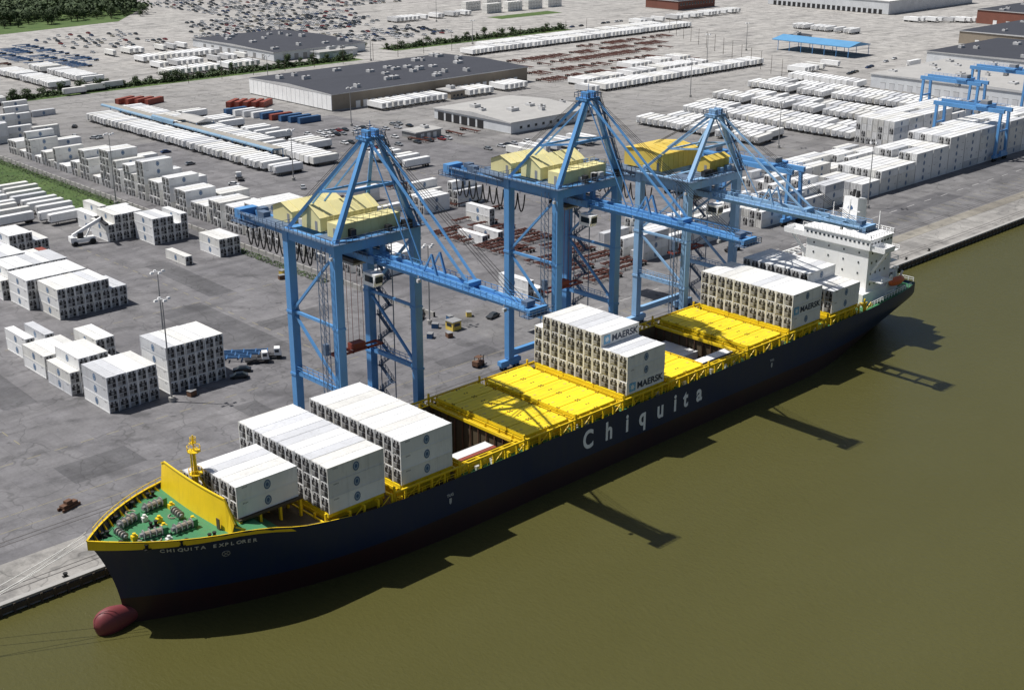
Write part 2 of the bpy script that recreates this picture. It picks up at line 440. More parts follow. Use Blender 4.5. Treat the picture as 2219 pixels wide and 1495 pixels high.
for (nc_, n, gap, back) in ((3, 2, 4, 0), (2, 1, 3, 2), (2, 4, 5, 0), (2, 1, 2, 1), (3, 2, 5, 0), (1, 3, 3, 0), (3, 1, 5, 2), (2, 2, 4, 1), (3, 4, 4, 2), (2, 1, 3, 3), (3, 5, 5, 0), (2, 4, 4, 2), (3, 4, 4, 1), (2, 5, 5, 2), (3, 3, 4, 0), (2, 4, 5, 1), (3, 3, 4, 2), (4, 2, 3, 1), (3, 3, 4, 2), (4, 3, 3, 3), (3, 4, 3, 2), (4, 3, 4, 1), (4, 2, 3, 2), (4, 3, 3, 2), (4, 3, 4, 1), (3, 2, 3, 0)):
    for j in range(nc_):
        nn = max(1, n-(1 if j == nc_-1 and R.random() < .4 else 0))
        if yy > 62 and not 92 < yy < 101:
            for t in range(nn): cont(152.6+R.uniform(-.2, .2), yy, t*2.9, 0)
            for t in range(back): cont(166+R.uniform(-.2, .2), yy-1, t*2.9, 0)
        yy -= 2.62
    yy -= gap*.62
for (x, y, n) in ((150, 376, 3), (151, 379, 3), (163, 380, 2), (150, 392, 2), (163, 396, 3), (176, 410, 2), (184, 430, 2), (196, 427, 1), (150, 405, 3), (150, 408, 2), (170, 440, 3), (170, 443, 3), (164, 402, 2), (164, 405, 2), (190, 445, 2), (158, 420, 3), (158, 423, 3), (172, 372, 2)):
    for t in range(n): cont(x, y, t*2.9, 0)
for (x, y, n) in ((205, 112, 1), (198, 112, 1), (214, 150, 2), (214, 153, 2), (214, 156, 2), (226, 171, 2), (226, 168, 1), (200, 160, 1), (216, 128, 2), (168, 60, 2), (172, 60, 1), (230, 150, 2), (230, 153, 3), (204, 178, 2), (204, 181, 1)):
    for t in range(n): cont(x, y, t*2.9, math.pi/2 if y < 140 else 0)
def lane(x0, nx, y0, ny, tf):
    for i in range(nx):
        for j in range(ny):
            n = tf(i, j)
            for t in range(n): cont(x0+i*12.6, y0+j*2.75, t*2.9, math.pi if R.random() < .5 else 0, None)
lane(345, 12, 54.5, 7, lambda i, j: (2, 3, 3, 4, 4, 5, 5, 5, 5, 5, 5, 5)[i]-(1 if R.random() < .07 else 0))
lane(285, 4, 56, 7, lambda i, j: R.choice((2, 2, 3, 3)))
lane(436, 6, 96, 7, lambda i, j: 4 if R.random() < .9 else 3)
lane(332, 6, 84, 6, lambda i, j: R.choice((1, 2, 2, 2)))
lane(226, 4, 58, 7, lambda i, j: R.choice((0, 1, 2, 2, 3)))
for i in range(5): cont(279+i*3.1, 386-i*3.0, 0, U(35), 'red', 'none')
for i in range(4): cont(243+i*3.4, 432-i*4, 0, U(20), 'red', 'none')
for i in range(9): cont(268+i*1.6, 366-i*5.6, 0, 0, ['blueb', 'white', 'white3', 'white', 'blueb', 'red', 'blueb', 'blueb', 'blueb'][i], 'none')

def cam_xy(v):
    d = v-CAM
    w = d.x*math.cos(TH)+d.y*math.sin(TH); r = d.x*math.sin(TH)-d.y*math.cos(TH)
    t = w*math.cos(PITCH)-d.z*math.sin(PITCH); up = w*math.sin(PITCH)+d.z*math.cos(PITCH)
    return 1109.5+2806*r/t, 747.5-2806*up/t, t
def inview(v, mx=110, my=60):
    x, y, t = cam_xy(v); return t > 0 and -mx < x < 2219+mx and -my < y < 1495+my
CONT = [c for c in CONT if inview(c[0])]
CONT.sort(key=lambda c: cam_xy(c[0])[2])
LBL = {('ship', 'emb'): 'white refrigerated container with round blue emblem on the ship',
       ('ship', 'sign'): 'white container with dark lettering and light blue star panel',
       ('ship', 'none'): 'plain container standing inside the open ship hold',
       ('yard', 'emb'): 'white refrigerated container stacked in the port yard',
       ('yard', 'none'): 'plain painted freight container on the yard ground'}
GR = {'ship': 'containers stacked on the ship', 'yard': 'containers stacked in the yard'}
stuff = MB(); SM = ['white', 'white2', 'white3', 'red', 'blueb', 'grey', 'lgrey', 'dark', 'emb', 'emb2']
for idx, (loc, rot, colr, kind, where) in enumerate(CONT):
    if idx < 300:
        o = bpy.data.objects.new('shipping_container', me_body[colr]); o.location = loc; o.rotation_euler = (0, 0, rot); link(o)
        l = LBL[(where, kind)]
        if colr == 'red': l = 'rust red freight container with plain sides'
        info(o, l, 'container', GR[where])
        if kind != 'none':
            u = bpy.data.objects.new('refrigeration_unit', me_unit); u.parent = o; link(u)
            if kind == 'emb':
                for e in me_emb: q_ = bpy.data.objects.new('emblem', e); q_.parent = o; link(q_)
            else:
                q_ = bpy.data.objects.new('lettering', me_sign); q_.parent = o; link(q_)
                q_ = bpy.data.objects.new('star_panel', me_panel); q_.parent = o; link(q_)
    else:
        mt = Matrix.Translation(loc) @ Matrix.Rotation(rot, 4, 'Z')
        ci = SM.index(colr)
        stuff.add(CB, mt, {0: ci, 1: 5})
        if kind != 'none':
            stuff.add(CU, mt, {0: 6, 1: 7, 2: 5})
            if kind == 'sign':
                stuff.add(SIGN, mt, {0: 7}); stuff.add(SP, mt, {0: 8, 1: 0})
            else:
                for e in CE: stuff.add(e, mt, {0: 8, 1: 9})
structure('container_stacks', stuff, SM, 'stuff')

# ------------------------------------------------------------------ trailers
def trailer_parts():
    box = MB(); ch = MB()
    box.box(-6.3, 6.3, -1.22, 1.22, 1.25, 4.0, 0)
    box.box(-6.32, 6.32, -1.25, -1.19, 1.2, 1.42, 1); box.box(-6.32, 6.32, 1.19, 1.25, 1.2, 1.42, 1)
    box.box(-6.33, 6.33, -1.25, -1.19, 3.9, 4.03, 0); box.box(-6.33, 6.33, 1.19, 1.25, 3.9, 4.03, 0)
    box.box(-6.75, -6.3, -.95, .95, 2.3, 3.8, 2)
    for k in range(1, 10): box.box(-6.3+k*1.26-.03, -6.3+k*1.26+.03, -1.235, 1.235, 1.43, 3.89, 0)
    for y in (-.45, .45): ch.box(-6.2, 6.2, y-.1, y+.1, .85, 1.22, 0)
    for x in (-5, -2, 1, 4, 5.8): ch.box(x-.1, x+.1, -1.1, 1.1, .98, 1.18, 0)
    for y in (-.8, .8): ch.box(-3.9, -3.7, y-.08, y+.08, 0, .95, 0)
    for x in (4.0, 5.3):
        for y in (-1, .72): ch.cyl((x, y, .5), (x, y+.28, .5), .5, 10, 1)
    return box, ch
TB, TC = trailer_parts()
me_tb = {k: mesh('cargo_box', TB, [k, 'grey', 'lgrey']) for k in ('white', 'white2', 'white3')}
me_tc = mesh('chassis', TC, ['dark', 'black'])
TT = MB(); TT.add(TB, None, {0: 0, 1: 1, 2: 2}); TT.add(TC, None, {0: 3, 1: 4})
me_tt = {k: mesh('semi_trailer', TT, [k, 'grey', 'lgrey', 'dark', 'black']) for k in ('white', 'white2', 'white3')}
TR = []
def trow(x, y, n, dx, dy, rot, p=.93, jit=.35):
    for i in range(n):
        if R.random() < p: TR.append((Vector((x+i*dx+R.uniform(-jit, jit)*(abs(dy) > 0)*1.6, y+i*dy+R.uniform(-jit, jit)*(abs(dx) > 0)*1.6, 0)), rot+R.uniform(-.02, .02)))
trow(111, 226, 9, .6, 6.6, 0, 1, .8)
trow(98, 236, 6, .6, 7, 0, .8, .8)
trow(126, 222, 1, 1, 1, 0, 1)
trow(210.5, 236, 46, 0, 3.55, 0, .96)
trow(231, 240, 47, 0, 3.55, math.pi, .9)
trow(246, 262, 30, 0, 3.8, 0, .5)
trow(326, 326.5, 12, 3.7, 0, math.pi/2, .95); trow(385, 326.5, 12, 3.7, 0, math.pi/2, .9)
trow(440, 289, 42, 3.75, 0, -math.pi/2, .97)
trow(455, 309, 30, 3.75, 0, math.pi/2, .8); trow(520, 330, 16, 3.75, 0, math.pi/2, .6)
trow(492, 443, 60, 3.75, 0, -math.pi/2, .98)
trow(520, 458, 48, 3.75, 0, math.pi/2, .85)
for x, y0, y1 in ((397, 140, 214), (411, 140, 205), (436, 118, 222), (450, 118, 222), (478, 122, 232), (492, 122, 225), (522, 128, 240), (536, 128, 240), (562, 194, 244)):
    trow(x, y0, int((y1-y0)/3.6), 0, 3.6, (0 if R.random() < .5 else math.pi)+.12, .92)
trow(300, 196, 12, 3.7, 0, math.pi/2, .5); trow(255, 190, 12, 0, 3.8, 0, .5)
trow(236, 474, 3, 12, 3, 0, 1); trow(240, 500, 20, 0, 3.6, 0, .9); trow(262, 505, 20, 0, 3.6, 0, .85)
trow(305, 500, 16, 4, 0, math.pi/2, .85); trow(312, 530, 17, 4, 0, math.pi/2, .8); trow(322, 560, 14, 4, 0, math.pi/2, .8); trow(322, 600, 14, 4, 0, math.pi/2, .6)
trow(190, 470, 14, 0, 3.8, 0, .85)
trow(570, 250, 14, 4, 0, math.pi/2, .6)
trow(640, 215, 10, 4, 0, 0, .3)
trow(700, 480, 30, 4.4, 0, math.pi/2, .5)
trow(860, 350, 24, 3, -3.2, math.pi/2, .8)
trow(560, 620, 22, 4.2, 0, math.pi/2, .6); trow(770, 330, 14, 0, 4, 0, .6)
TR = [t for t in TR if inview(t[0])]
TR.sort(key=lambda c: cam_xy(c[0])[2])
tst = MB()
for i, (loc, rot) in enumerate(TR):
    k = R.choices(['white', 'white2', 'white3'], [7, 2, 1])[0]
    if i < 70:
        o = bpy.data.objects.new('semi_trailer', me_tc); o.location = loc; o.rotation_euler = (0, 0, rot); link(o)
        b = bpy.data.objects.new('cargo_box', me_tb[k]); b.parent = o; link(b)
    elif i < 300:
        o = bpy.data.objects.new('semi_trailer', me_tt[k]); o.location = loc; o.rotation_euler = (0, 0, rot); link(o)
    else:
        tst.add(TT, Matrix.Translation(loc) @ Matrix.Rotation(rot, 4, 'Z'), {0: {'white': 0, 'white2': 5, 'white3': 1}[k], 1: 1, 2: 2, 3: 3, 4: 4}); continue
    info(o, 'white box semi-trailer parked without tractor in the yard', 'trailer', 'semi-trailers parked in rows')
if tst.f: structure('trailer_rows', tst, ['white', 'lgrey', 'lgrey', 'dark', 'black', 'white2'], 'stuff')

def chassis_mb():
    c = MB()
    for y in (-.5, .5): c.box(-6, 6, y-.12, y+.12, .95, 1.3, 0)
    for x in (-5.9, -3, 0, 3, 5.8): c.box(x-.15, x+.15, -1.2, 1.2, 1.0, 1.25, 0)
    for y in (-.8, .8): c.box(-3.9, -3.7, y-.08, y+.08, 0, .95, 0)
    for x in (4.0, 5.3):
        for y in (-1.1, .8): c.cyl((x, y, .5), (x, y+.3, .5), .5, 8, 1)
    return c
CH = chassis_mb()
me_ch = mesh('container_chassis', CH, ['chassis', 'black']); me_chb = mesh('container_chassis', CH, ['chassisb', 'black'])
CL = []
def crow(x, y, n, dx, dy, rot, p=.85, blue=False):
    for i in range(n):
        if R.random() < p: CL.append((Vector((x+i*dx+R.uniform(-.6, .6), y+i*dy+R.uniform(-.4, .4), 0)), rot+R.uniform(-.08, .08), blue))
crow(198, 52, 26, 0, 3.1, 0, .7); crow(213, 52, 28, 0, 3.1, 0, .72); crow(228, 130, 20, 0, 3.2, 0, .45); crow(196, 165, 10, 0, 3.2, 0, .5)
crow(450, 330, 34, 4, 0, math.pi/2, .7); crow(460, 352, 32, 4, 0, math.pi/2, .6); crow(480, 376, 34, 4, 0, math.pi/2, .7); crow(490, 396, 36, 4, 0, math.pi/2, .7); crow(560, 415, 26, 4, 0, math.pi/2, .5)
crow(285, 560, 26, 0, 4.5, 0, .7, True); crow(300, 580, 24, 0, 4.5, 0, .7, True); crow(270, 590, 20, 0, 4.5, 0, .7, True); crow(290, 250, 10, 3.5, 0, math.pi/2, .5); crow(252, 600, 16, 0, 4.5, 0, .5)
CL = [c for c in CL if inview(c[0])]; CL.sort(key=lambda c: cam_xy(c[0])[2])
for i, (loc, rot, bl) in enumerate(CL[:300]):
    o = bpy.data.objects.new('container_chassis', me_chb if bl else me_ch); o.location = loc; o.rotation_euler = (0, 0, rot); link(o)
    info(o, ('blue' if bl else 'red-brown')+' empty container chassis parked in a row', 'chassis', 'empty chassis parked in rows')
if len(CL) > 300:
    cs = MB()
    for loc, rot, bl in CL[300:]: cs.add(CH, Matrix.Translation(loc) @ Matrix.Rotation(rot, 4, 'Z'), {0: 2 if bl else 0, 1: 1})
    structure('chassis_rows', cs, ['chassis', 'black', 'chassisb'], 'stuff')

# ------------------------------------------------------------------ cars
def car_mb():
    b = MB(); w = .88
    prof = [(-2.2, .35), (-2.25, .72), (-1.35, .92), (1.5, .98), (2.2, .85), (2.22, .35)]
    for sy in (-1, 1):
        p = [(x, sy*w, z) for x, z in prof]; b.face(p if sy < 0 else p[::-1], 0)
    for i in range(len(prof)):
        a = prof[i]; c = prof[(i+1) % len(prof)]
        b.face([(a[0], w, a[1]), (c[0], w, c[1]), (c[0], -w, c[1]), (a[0], -w, a[1])], 0)
    cab = [(-1.3, .92), (-.6, 1.42), (.95, 1.45), (1.65, .97)]; wt = .66
    L = [(cab[0][0], -w+.03, cab[0][1]), (cab[1][0], -wt, cab[1][1]), (cab[2][0], -wt, cab[2][1]), (cab[3][0], -w+.03, cab[3][1])]
    Rr = [(x, -y, z) for x, y, z in L]
    b.face(L[::-1], 1); b.face(Rr, 1)
    b.face([L[0], L[1], Rr[1], Rr[0]], 1); b.face([L[2], L[3], Rr[3], Rr[2]], 1)
    b.face([(x, y, z+.004) for x, y, z in (L[1], L[2], Rr[2], Rr[1])], 0)
    return b
CR = car_mb(); WHS = MB()
me_ws = []
for x in (-1.4, 1.4):
    for y in (-.93, .7):
        w1 = MB(); w1.cyl((x, y, .33), (x, y+.23, .33), .33, 10, 0); WHS.add(w1); me_ws.append(mesh('wheel', w1, ['black']))
CA = MB(); CA.add(CR); CA.add(WHS, None, {0: 2})
me_car = [mesh('parked_car', CA, ['car%d' % i, 'glass', 'black']) for i in range(8)]
me_cb = [mesh('car_body', CR, ['car%d' % i, 'glass']) for i in range(8)]
CN = ['white', 'silver', 'black', 'dark grey', 'grey', 'red', 'blue', 'beige']
CARS = []
def cars(x, y, n, dx, dy, rot, p=.8):
    for i in range(n):
        if R.random() < p: CARS.append((Vector((x+i*dx, y+i*dy, 0)), rot+R.uniform(-.06, .06), R.choices(range(8), [5, 4, 4, 3, 3, 1.3, 1.5, 1])[0]))
CARS += [(Vector((150, 50.5, 0)), .2, 3), (Vector((134, 63, 0)), .5, 3), (Vector((75.2, 60.5, 0)), -.5, 3), (Vector((78, 63.5, 0)), -.6, 2), (Vector((137, 66, 0)), .8, 2)]
for y, p in ((296, .6), (288, .7), (268, .5), (252, .6)): cars(262, y, 16, 3.1, -.6, math.pi/2, p)
for j, y in enumerate(range(618, 730, 9)):
    cars(400+(j % 3)*8+j*4, y, 34, 4.4, 0, math.pi/2, .68)
for y in range(540, 600, 9): cars(470, y, 24, 4.2, 0, math.pi/2, .5)
for y in range(744, 900, 12): cars(500, y, 40, 4.6, 0, math.pi/2, .6)
for y in range(620, 720, 14): cars(320, y, 16, 4.6, 0, math.pi/2, .5)
cars(640, 500, 20, 5, 0, 0, .3); cars(600, 225, 16, 5, 1, 0, .4); cars(300, 215, 7, 4, 0, math.pi/2, .5)
for i in range(10): cars(R.uniform(180, 200), R.uniform(140, 420), 1, 1, 1, R.uniform(0, 6), 1)
CARS = [c for c in CARS if inview(c[0])]; CARS.sort(key=lambda c: cam_xy(c[0])[2])
for i, (loc, rot, c) in enumerate(CARS[:300]):
    o = bpy.data.objects.new('parked_car', me_cb[c] if i < 12 else me_car[c]); o.location = loc; o.rotation_euler = (0, 0, rot); link(o)
    if i < 12:
        for mw in me_ws: w = bpy.data.objects.new('wheel', mw); w.parent = o; link(w)
    info(o, CN[c]+' car parked on the port pavement', 'car', 'cars parked in the port lots')
if len(CARS) > 300:
    cs = MB(); mm = ['car%d' % i for i in range(8)]+['glass', 'black']
    for loc, rot, c in CARS[300:]: cs.add(CA, Matrix.Translation(loc) @ Matrix.Rotation(rot, 4, 'Z'), {0: c, 1: 8, 2: 9})
    structure('distant_parked_cars', cs, mm, 'stuff')

# ------------------------------------------------------------------ buildings
def building(name, label, x0, x1, y0, y1, h, wall, roof, rise=.8, doors=(), vents=0, wins=(), over=.5, doorm='white', trim='lgrey', cat='building'):
    root = thing(name, label, cat, ((x0+x1)/2, (y0+y1)/2, 0))
    w = MB(); ym = (y0+y1)/2
    w.box(x0, x1, y0, y1, 0, h, 0)
    for x in (x0, x1):
        pts = [(x, y0+.1, h), (x, y1-.1, h), (x, ym, h+rise-.05)]; w.face(pts, 0)
    w.box(x0-.05, x1+.05, y0-.05, y1+.05, 0, .5, 1)
    part(root, 'wall', w, [wall, 'concrete'])
    r = MB()
    for s in (0, 1):
        ya = y0-over if s == 0 else y1+over
        xa, xb = x0-over, x1+over
        r.face([(xa, ya, h+.02), (xb, ya, h+.02), (xb, ym, h+rise+.05), (xa, ym, h+rise+.05)][::1 if s == 0 else -1], 0)
        r.face([(xa, ya, h-.45), (xb, ya, h-.45), (xb, ya, h+.02), (xa, ya, h+.02)], 1)
    for xa in (x0-over, x1+over):
        r.face([(xa, y0-over, h-.45), (xa, y0-over, h+.02), (xa, ym, h+rise+.05), (xa, y1+over, h+.02), (xa, y1+over, h-.45)], 1)
    ro = part(root, 'roof', r, [roof, trim])
    for (side, a, b, n, dw, dh) in doors:
        for i in range(n):
            c = a+(b-a)*(i+.5)/n; d = MB()
            if side == 'y': d.box(c-dw/2, c+dw/2, y0-.12, y0-.02, .1, dh, 0); d.box(c-dw/2-.15, c+dw/2+.15, y0-.1, y0+.02, dh, dh+.25, 1)
            else: d.box(x0-.12, x0-.02, c-dw/2, c+dw/2, .1, dh, 0); d.box(x0-.1, x0+.02, c-dw/2-.15, c+dw/2+.15, dh, dh+.25, 1)
            part(root, 'dock_door', d, [doorm, 'grey'])
    for (side, a, b, n, ww, zz, wh) in wins:
        for i in range(n):
            c = a+(b-a)*(i+.5)/n; d = MB()
            if side == 'y':
                d.box(c-ww/2, c+ww/2, y0-.08, y0-.03, zz, zz+wh, 0); d.box(c-ww/2-.1, c+ww/2+.1, y0-.14, y0+.02, zz-.15, zz-.02, 1)
            else:
                d.box(x0-.08, x0-.03, c-ww/2, c+ww/2, zz, zz+wh, 0); d.box(x0-.14, x0+.02, c-ww/2-.1, c+ww/2+.1, zz-.15, zz-.02, 1)
            part(root, 'window', d, ['glass', 'lgrey'])
    for i in range(vents):
        v = MB(); vx = R.uniform(x0+5, x1-5); vy = R.uniform(y0+5, y1-5); vz = h+rise*(1-abs(vy-ym)/(ym-y0))
        a, b_, c = R.uniform(1, 2.6), R.uniform(1, 2), R.uniform(1, 1.9)
        v.box(vx-a, vx+a, vy-b_, vy+b_, vz-.2, vz+c, 0); v.cyl((vx, vy, vz+c), (vx, vy, vz+c+.35), .6, 8, 1)
        part(root, 'roof_vent', v, ['lgrey', 'dark'], parent=ro)
    return root
wh = building('warehouse', 'large dark-roofed warehouse with pale end wall and tan front', 306, 443, 337, 411, 8.6, 'tan', 'roofd', 1.2, [('y', 320, 372, 11, 2.8, 3.6), ('y', 384, 436, 11, 2.8, 3.6)], 26)
mb = MB(); mb.box(305.6, 305.93, 336.9, 411.1, .5, 8.1, 0)
for k in range(1, 19): mb.box(305.5, 305.62, 337+k*3.9-.06, 337+k*3.9+.06, .5, 8.1, 0)
part(wh, 'end_cladding', mb, ['shipw'])
building('workshop', 'low grey-roofed workshop with open bays and windows', 330, 381, 232, 286, 5.6, 'wallw', 'roofl', 1.6, [('x', 250, 284, 6, 4.2, 4)], 6, [('y', 334, 378, 9, 1.6, 2, 1.2)], doorm='dark')
building('workshop_annex', 'small white annex beside the workshop', 381.8, 394, 240, 262, 4.2, 'wallw', 'roofl', .4, [], 2, [('y', 383, 392, 3, 1.4, 1.5, 1.2)])
building('warehouse', 'low dark-roofed depot beside the hedge', 383, 455, 503, 600, 6, 'wallw', 'roofd', .8, [('y', 390, 450, 9, 3, 3.6), ('x', 510, 590, 8, 3, 3.4)], 16, doorm='grey')
building('storage_building', 'small pale building beside the dark depot', 410, 440, 492, 501, 4.5, 'wallw', 'roofl', .6, [('y', 412, 438, 4, 3, 3)], 3)
building('warehouse', 'pale-roofed riverside warehouse with white walls', 566, 650, 60, 190, 8, 'wallw', 'roofl', 1.0, [('x', 65, 185, 22, 3, 3.6)], 20, doorm='white3')
building('warehouse', 'dark-roofed warehouse behind the pale one', 668, 760, 60, 214, 8.5, 'wallw', 'roofd', 1.0, [('x', 70, 205, 20, 3, 3.6)], 24, doorm='grey')
building('warehouse', 'grey-roofed warehouse with rooftop units', 775, 880, 60, 250, 9, 'tan', 'roofd', 1.0, [('x', 70, 240, 24, 3, 3.6)], 28)
building('warehouse', 'brick warehouse with dark flat roof', 895, 990, 60, 300, 11, 'brick', 'roofd', .6, [('x', 80, 290, 20, 3, 3.6)], 20)
building('warehouse', 'long white warehouse beside the trailer park', 900, 1040, 380, 500, 11, 'wallw', 'white2', 1.2, [('x', 385, 495, 22, 3, 3.8)], 14, doorm='dark')
building('warehouse', 'white warehouse with pale roof far inland', 1010, 1200, 520, 600, 10, 'wallw', 'roofl', 1.2, [], 14)
building('brick_building', 'dark brick industrial building at the lot edge', 800, 850, 520, 556, 8, 'brick', 'roofd', .5, [], 8, [('y', 802, 848, 12, 2, 4, 2)])
building('gatehouse', 'small grey office beside the rear road', 700, 716, 330, 342, 4, 'tan', 'roofd', .3, [], 2, [('x', 331, 341, 4, 1.2, 1.2, 1.2)])
building('gatehouse', 'small grey office beside the rear road', 372, 382, 322, 333, 4.5, 'tan', 'roofl', .3, [], 1, [('y', 373, 381, 3, 1.2, 1.2, 1.2)])
building('office_cabin', 'small grey cabin near the parked trailers', 290, 305, 252, 262, 3.6, 'grey', 'roofl', .3, [('y', 292, 303, 3, 2, 2.6)], 1)
for i in range(4):
    building('storage_building', 'low commercial building far beyond the port', 620+i*130, 700+i*130, 900+i*20-i*60, 960-i*40+R.uniform(0, 30), 9, R.choice(['wallw', 'tan', 'brick']), R.choice(['roofd', 'roofl', 'white2']), .8, [], 8)
def canopy(name, label, x0, x1, y0, y1, h, mat, step, rise=1.0, seg=1):
    root = thing(name, label, 'canopy', ((x0+x1)/2, (y0+y1)/2, 0)); xm = (x0+x1)/2
    r = MB(); n = seg
    if n > 1: xm = x0+.9
    for k in range(n):
        a = y0+(y1-y0)*k/n; b = y0+(y1-y0)*(k+1)/n-.15
        dz = 1.2 if n > 1 and k in (8, 9) else 0
        r.face([(x0, a, h+dz), (xm, a, h+rise+dz), (xm, b, h+rise+dz), (x0, b, h+dz)][::-1], 0); r.face([(xm, a, h+rise+dz), (x1, a, h+dz), (x1, b, h+dz), (xm, b, h+rise+dz)][::-1], 1)
        r.face([(x0, a, h-.5), (x0, b, h-.5), (x0, b, h+dz), (x0, a, h+dz)], 2); r.face([(x1, a, h-.3), (x1, b, h-.3), (x1, b, h+dz), (x1, a, h+dz)], 2)
    r.face([(x0, y0, h-.3), (x1, y0, h-.3), (x1, y0, h), (xm, y0, h+rise), (x0, y0, h)], 2)
    part(root, 'roof', r, mat)
    y = y0+1
    while y < y1:
        for x in (x0+.6, x1-.6):
            p = MB(); p.box(x-.15, x+.15, y-.15, y+.15, 0, h, 0); part(root, 'post', p, ['crane'])
        y += step
canopy('loading_canopy', 'long narrow canopy with blue edge between parked trailers', 217.4, 224, 258, 408, 5.2, ['canopyb', 'canopyt', 'canopyb'], 10, .5, 15)
canopy('fuel_shed', 'open-sided shed with blue ridge roof', 657, 682, 262, 322, 7, ['roofb', 'roofb', 'roofb'], 9, 2.2)
canopy('open_shed', 'small pale open shed beside the canopy', 226, 236, 332, 352, 5.5, ['roofl', 'roofl', 'lgrey'], 6, 1.2)

mb = MB(); mb.box(138.4, 138.9, 62, 470, 0, 1.3, 0)
for k in range(0, 100): mb.box(138.3, 139.0, 62+k*4.1, 62.3+k*4.1, 0, 1.5, 0)
single('boundary_wall', mb, ['concrete'], 'long low concrete wall dividing the yard', 'wall')
def light_mast(x, y, h, label='tall steel light mast with floodlights on top'):
    root = thing('light_mast', label, 'light pole', (x, y, 0), 'light masts in the yard')
    p = MB(); p.cyl((0,0,0), (0,0,h), .25, 8, 0, .12); p.cyl((0,0,0), (0,0,1.2), .75, 10, 1); part(root, 'mast', p, ['grey', 'concrete'], world=False)
    c = MB(); c.beam((-1.6,0,h), (1.6,0,h), .15, .15, 0); c.beam((0,-1.2,h), (0,1.2,h), .15, .15, 0)
    part(root, 'crossarm', c, ['lgrey'], world=False)
    for (a, b) in ((-1.6, 0), (1.6, 0), (0, -1.2), (0, 1.2)):
        l = MB(); l.hexa([(a-.45,b-.35,h-.25),(a+.45,b-.35,h-.25),(a+.45,b+.35,h-.25),(a-.45,b+.35,h-.25),(a-.3,b-.2,h+.2),(a+.3,b-.2,h+.2),(a+.3,b+.2,h+.2),(a-.3,b+.2,h+.2)], 0)
        part(root, 'floodlight', l, ['white'], world=False)
for x, y, h in ((55.8, 58.5, 25), (75, 96, 19), (134, 58.5, 22), (136, 238, 26), (330, 45, 24), (205, 225, 20), (290, 300, 18), (395, 130, 20), (470, 240, 20), (560, 300, 20), (30, 130, 24), (250, 115, 22), (640, 330, 18), (330, 430, 16), (430, 465, 16), (530, 480, 16), (600, 600, 18), (480, 640, 16)):
    light_mast(x, y, h)
def upole(x, y, h=11):
    b = MB(); b.cyl((0,0,0), (0,0,h), .16, 6, 0, .1); b.beam((-1.2,0,h-1), (1.2,0,h-1), .12, .12, 0); b.beam((-.9,0,h-2), (.9,0,h-2), .1, .1, 0)
    single('utility_pole', b, ['bark'], 'wooden utility pole with crossarms', 'pole', (x, y, 0), R.uniform(0, 1), 'utility poles along the roads')
for i in range(16): upole(300+i*22, 468-R.uniform(0, 3))
for i in range(14): upole(560+i*9, 245+i*14)

# ------------------------------------------------------------------ trees
def tree_meshes(seed, h, r, nleaf, ls):
    q = random.Random(seed); t = MB()
    t.cyl((0,0,0), (0,0,h*.5), h*.035, 7, 0, h*.02)
    cl = []
    for i in range(9):
        a = q.uniform(0, 6.28); z0 = h*q.uniform(.3, .5); e = Vector((math.cos(a)*r*q.uniform(.3,.7), math.sin(a)*r*q.uniform(.3,.7), h*q.uniform(.4,.85)))
        t.cyl((0,0,z0), e, h*.014, 5, 0, h*.005); cl.append((e, r*q.uniform(.32,.55)))
    cl.append((Vector((0,0,h*.8)), r*.55)); cl.append((Vector((0,0,h*.35)), r*.5))
    c = MB()
    for i in range(nleaf):
        o, rr = q.choice(cl)
        d = Vector((q.gauss(0,1), q.gauss(0,1), q.gauss(0,.8))); d.normalize()
        p = o+d*rr*q.uniform(.65, 1.1)
        n = (d+Vector((q.uniform(-.7,.7), q.uniform(-.7,.7), q.uniform(-.3,.9)))).normalized()
        a = n.orthogonal().normalized(); b = n.cross(a); s = ls*q.uniform(.5, 1.3)
        c.face([p+a*s, p+b*s*.7, p-a*s, p-b*s*.8], 0 if q.random() < .65 else 1)
    return mesh('trunk', t, ['bark']), mesh('crown', c, ['leaf', 'leaf2'])
TM = [tree_meshes(s, 7.5+s % 3, 3.6+.3*s, 520, .42) for s in range(4)]
def tree(x, y, s=1):
    a, b = R.choice(TM)
    o = thing('tree', 'leafy green tree with rounded uneven crown', 'tree', (x, y, 0), 'trees along the port roads')
    o.scale = (s*R.uniform(.85, 1.15), s*R.uniform(.85, 1.15), s*R.uniform(.8, 1.15)); o.rotation_euler = (0, 0, R.uniform(0, 6))
    for nm, me in (('trunk', a), ('crown', b)):
        k = bpy.data.objects.new(nm, me); k.parent = o; link(k)
x = 160
while x < 425: tree(x, 481+R.uniform(-4, 4), R.uniform(.4, .85)); x += R.uniform(6, 12)
x = 470
while x < 640: tree(x, 499+R.uniform(-4, 4), R.uniform(.4, .8)); x += R.uniform(6, 13)
for i in range(50): tree(R.uniform(330, 470), R.uniform(790, 870), R.uniform(.8, 1.4))
for i in range(10): tree(R.uniform(200, 250), R.uniform(610, 700), R.uniform(.6, 1.0))
for i in range(8): tree(R.uniform(457, 466), R.uniform(500, 600), .5)
def leafq(mb, q, p, n, s, dark=.6):
    a = n.orthogonal().normalized(); b = n.cross(a); mb.face([p+a*s, p+b*s*.7, p-a*s, p-b*s*.8], 0 if q.random() < dark else 1)
fw = MB(); q = random.Random(5)
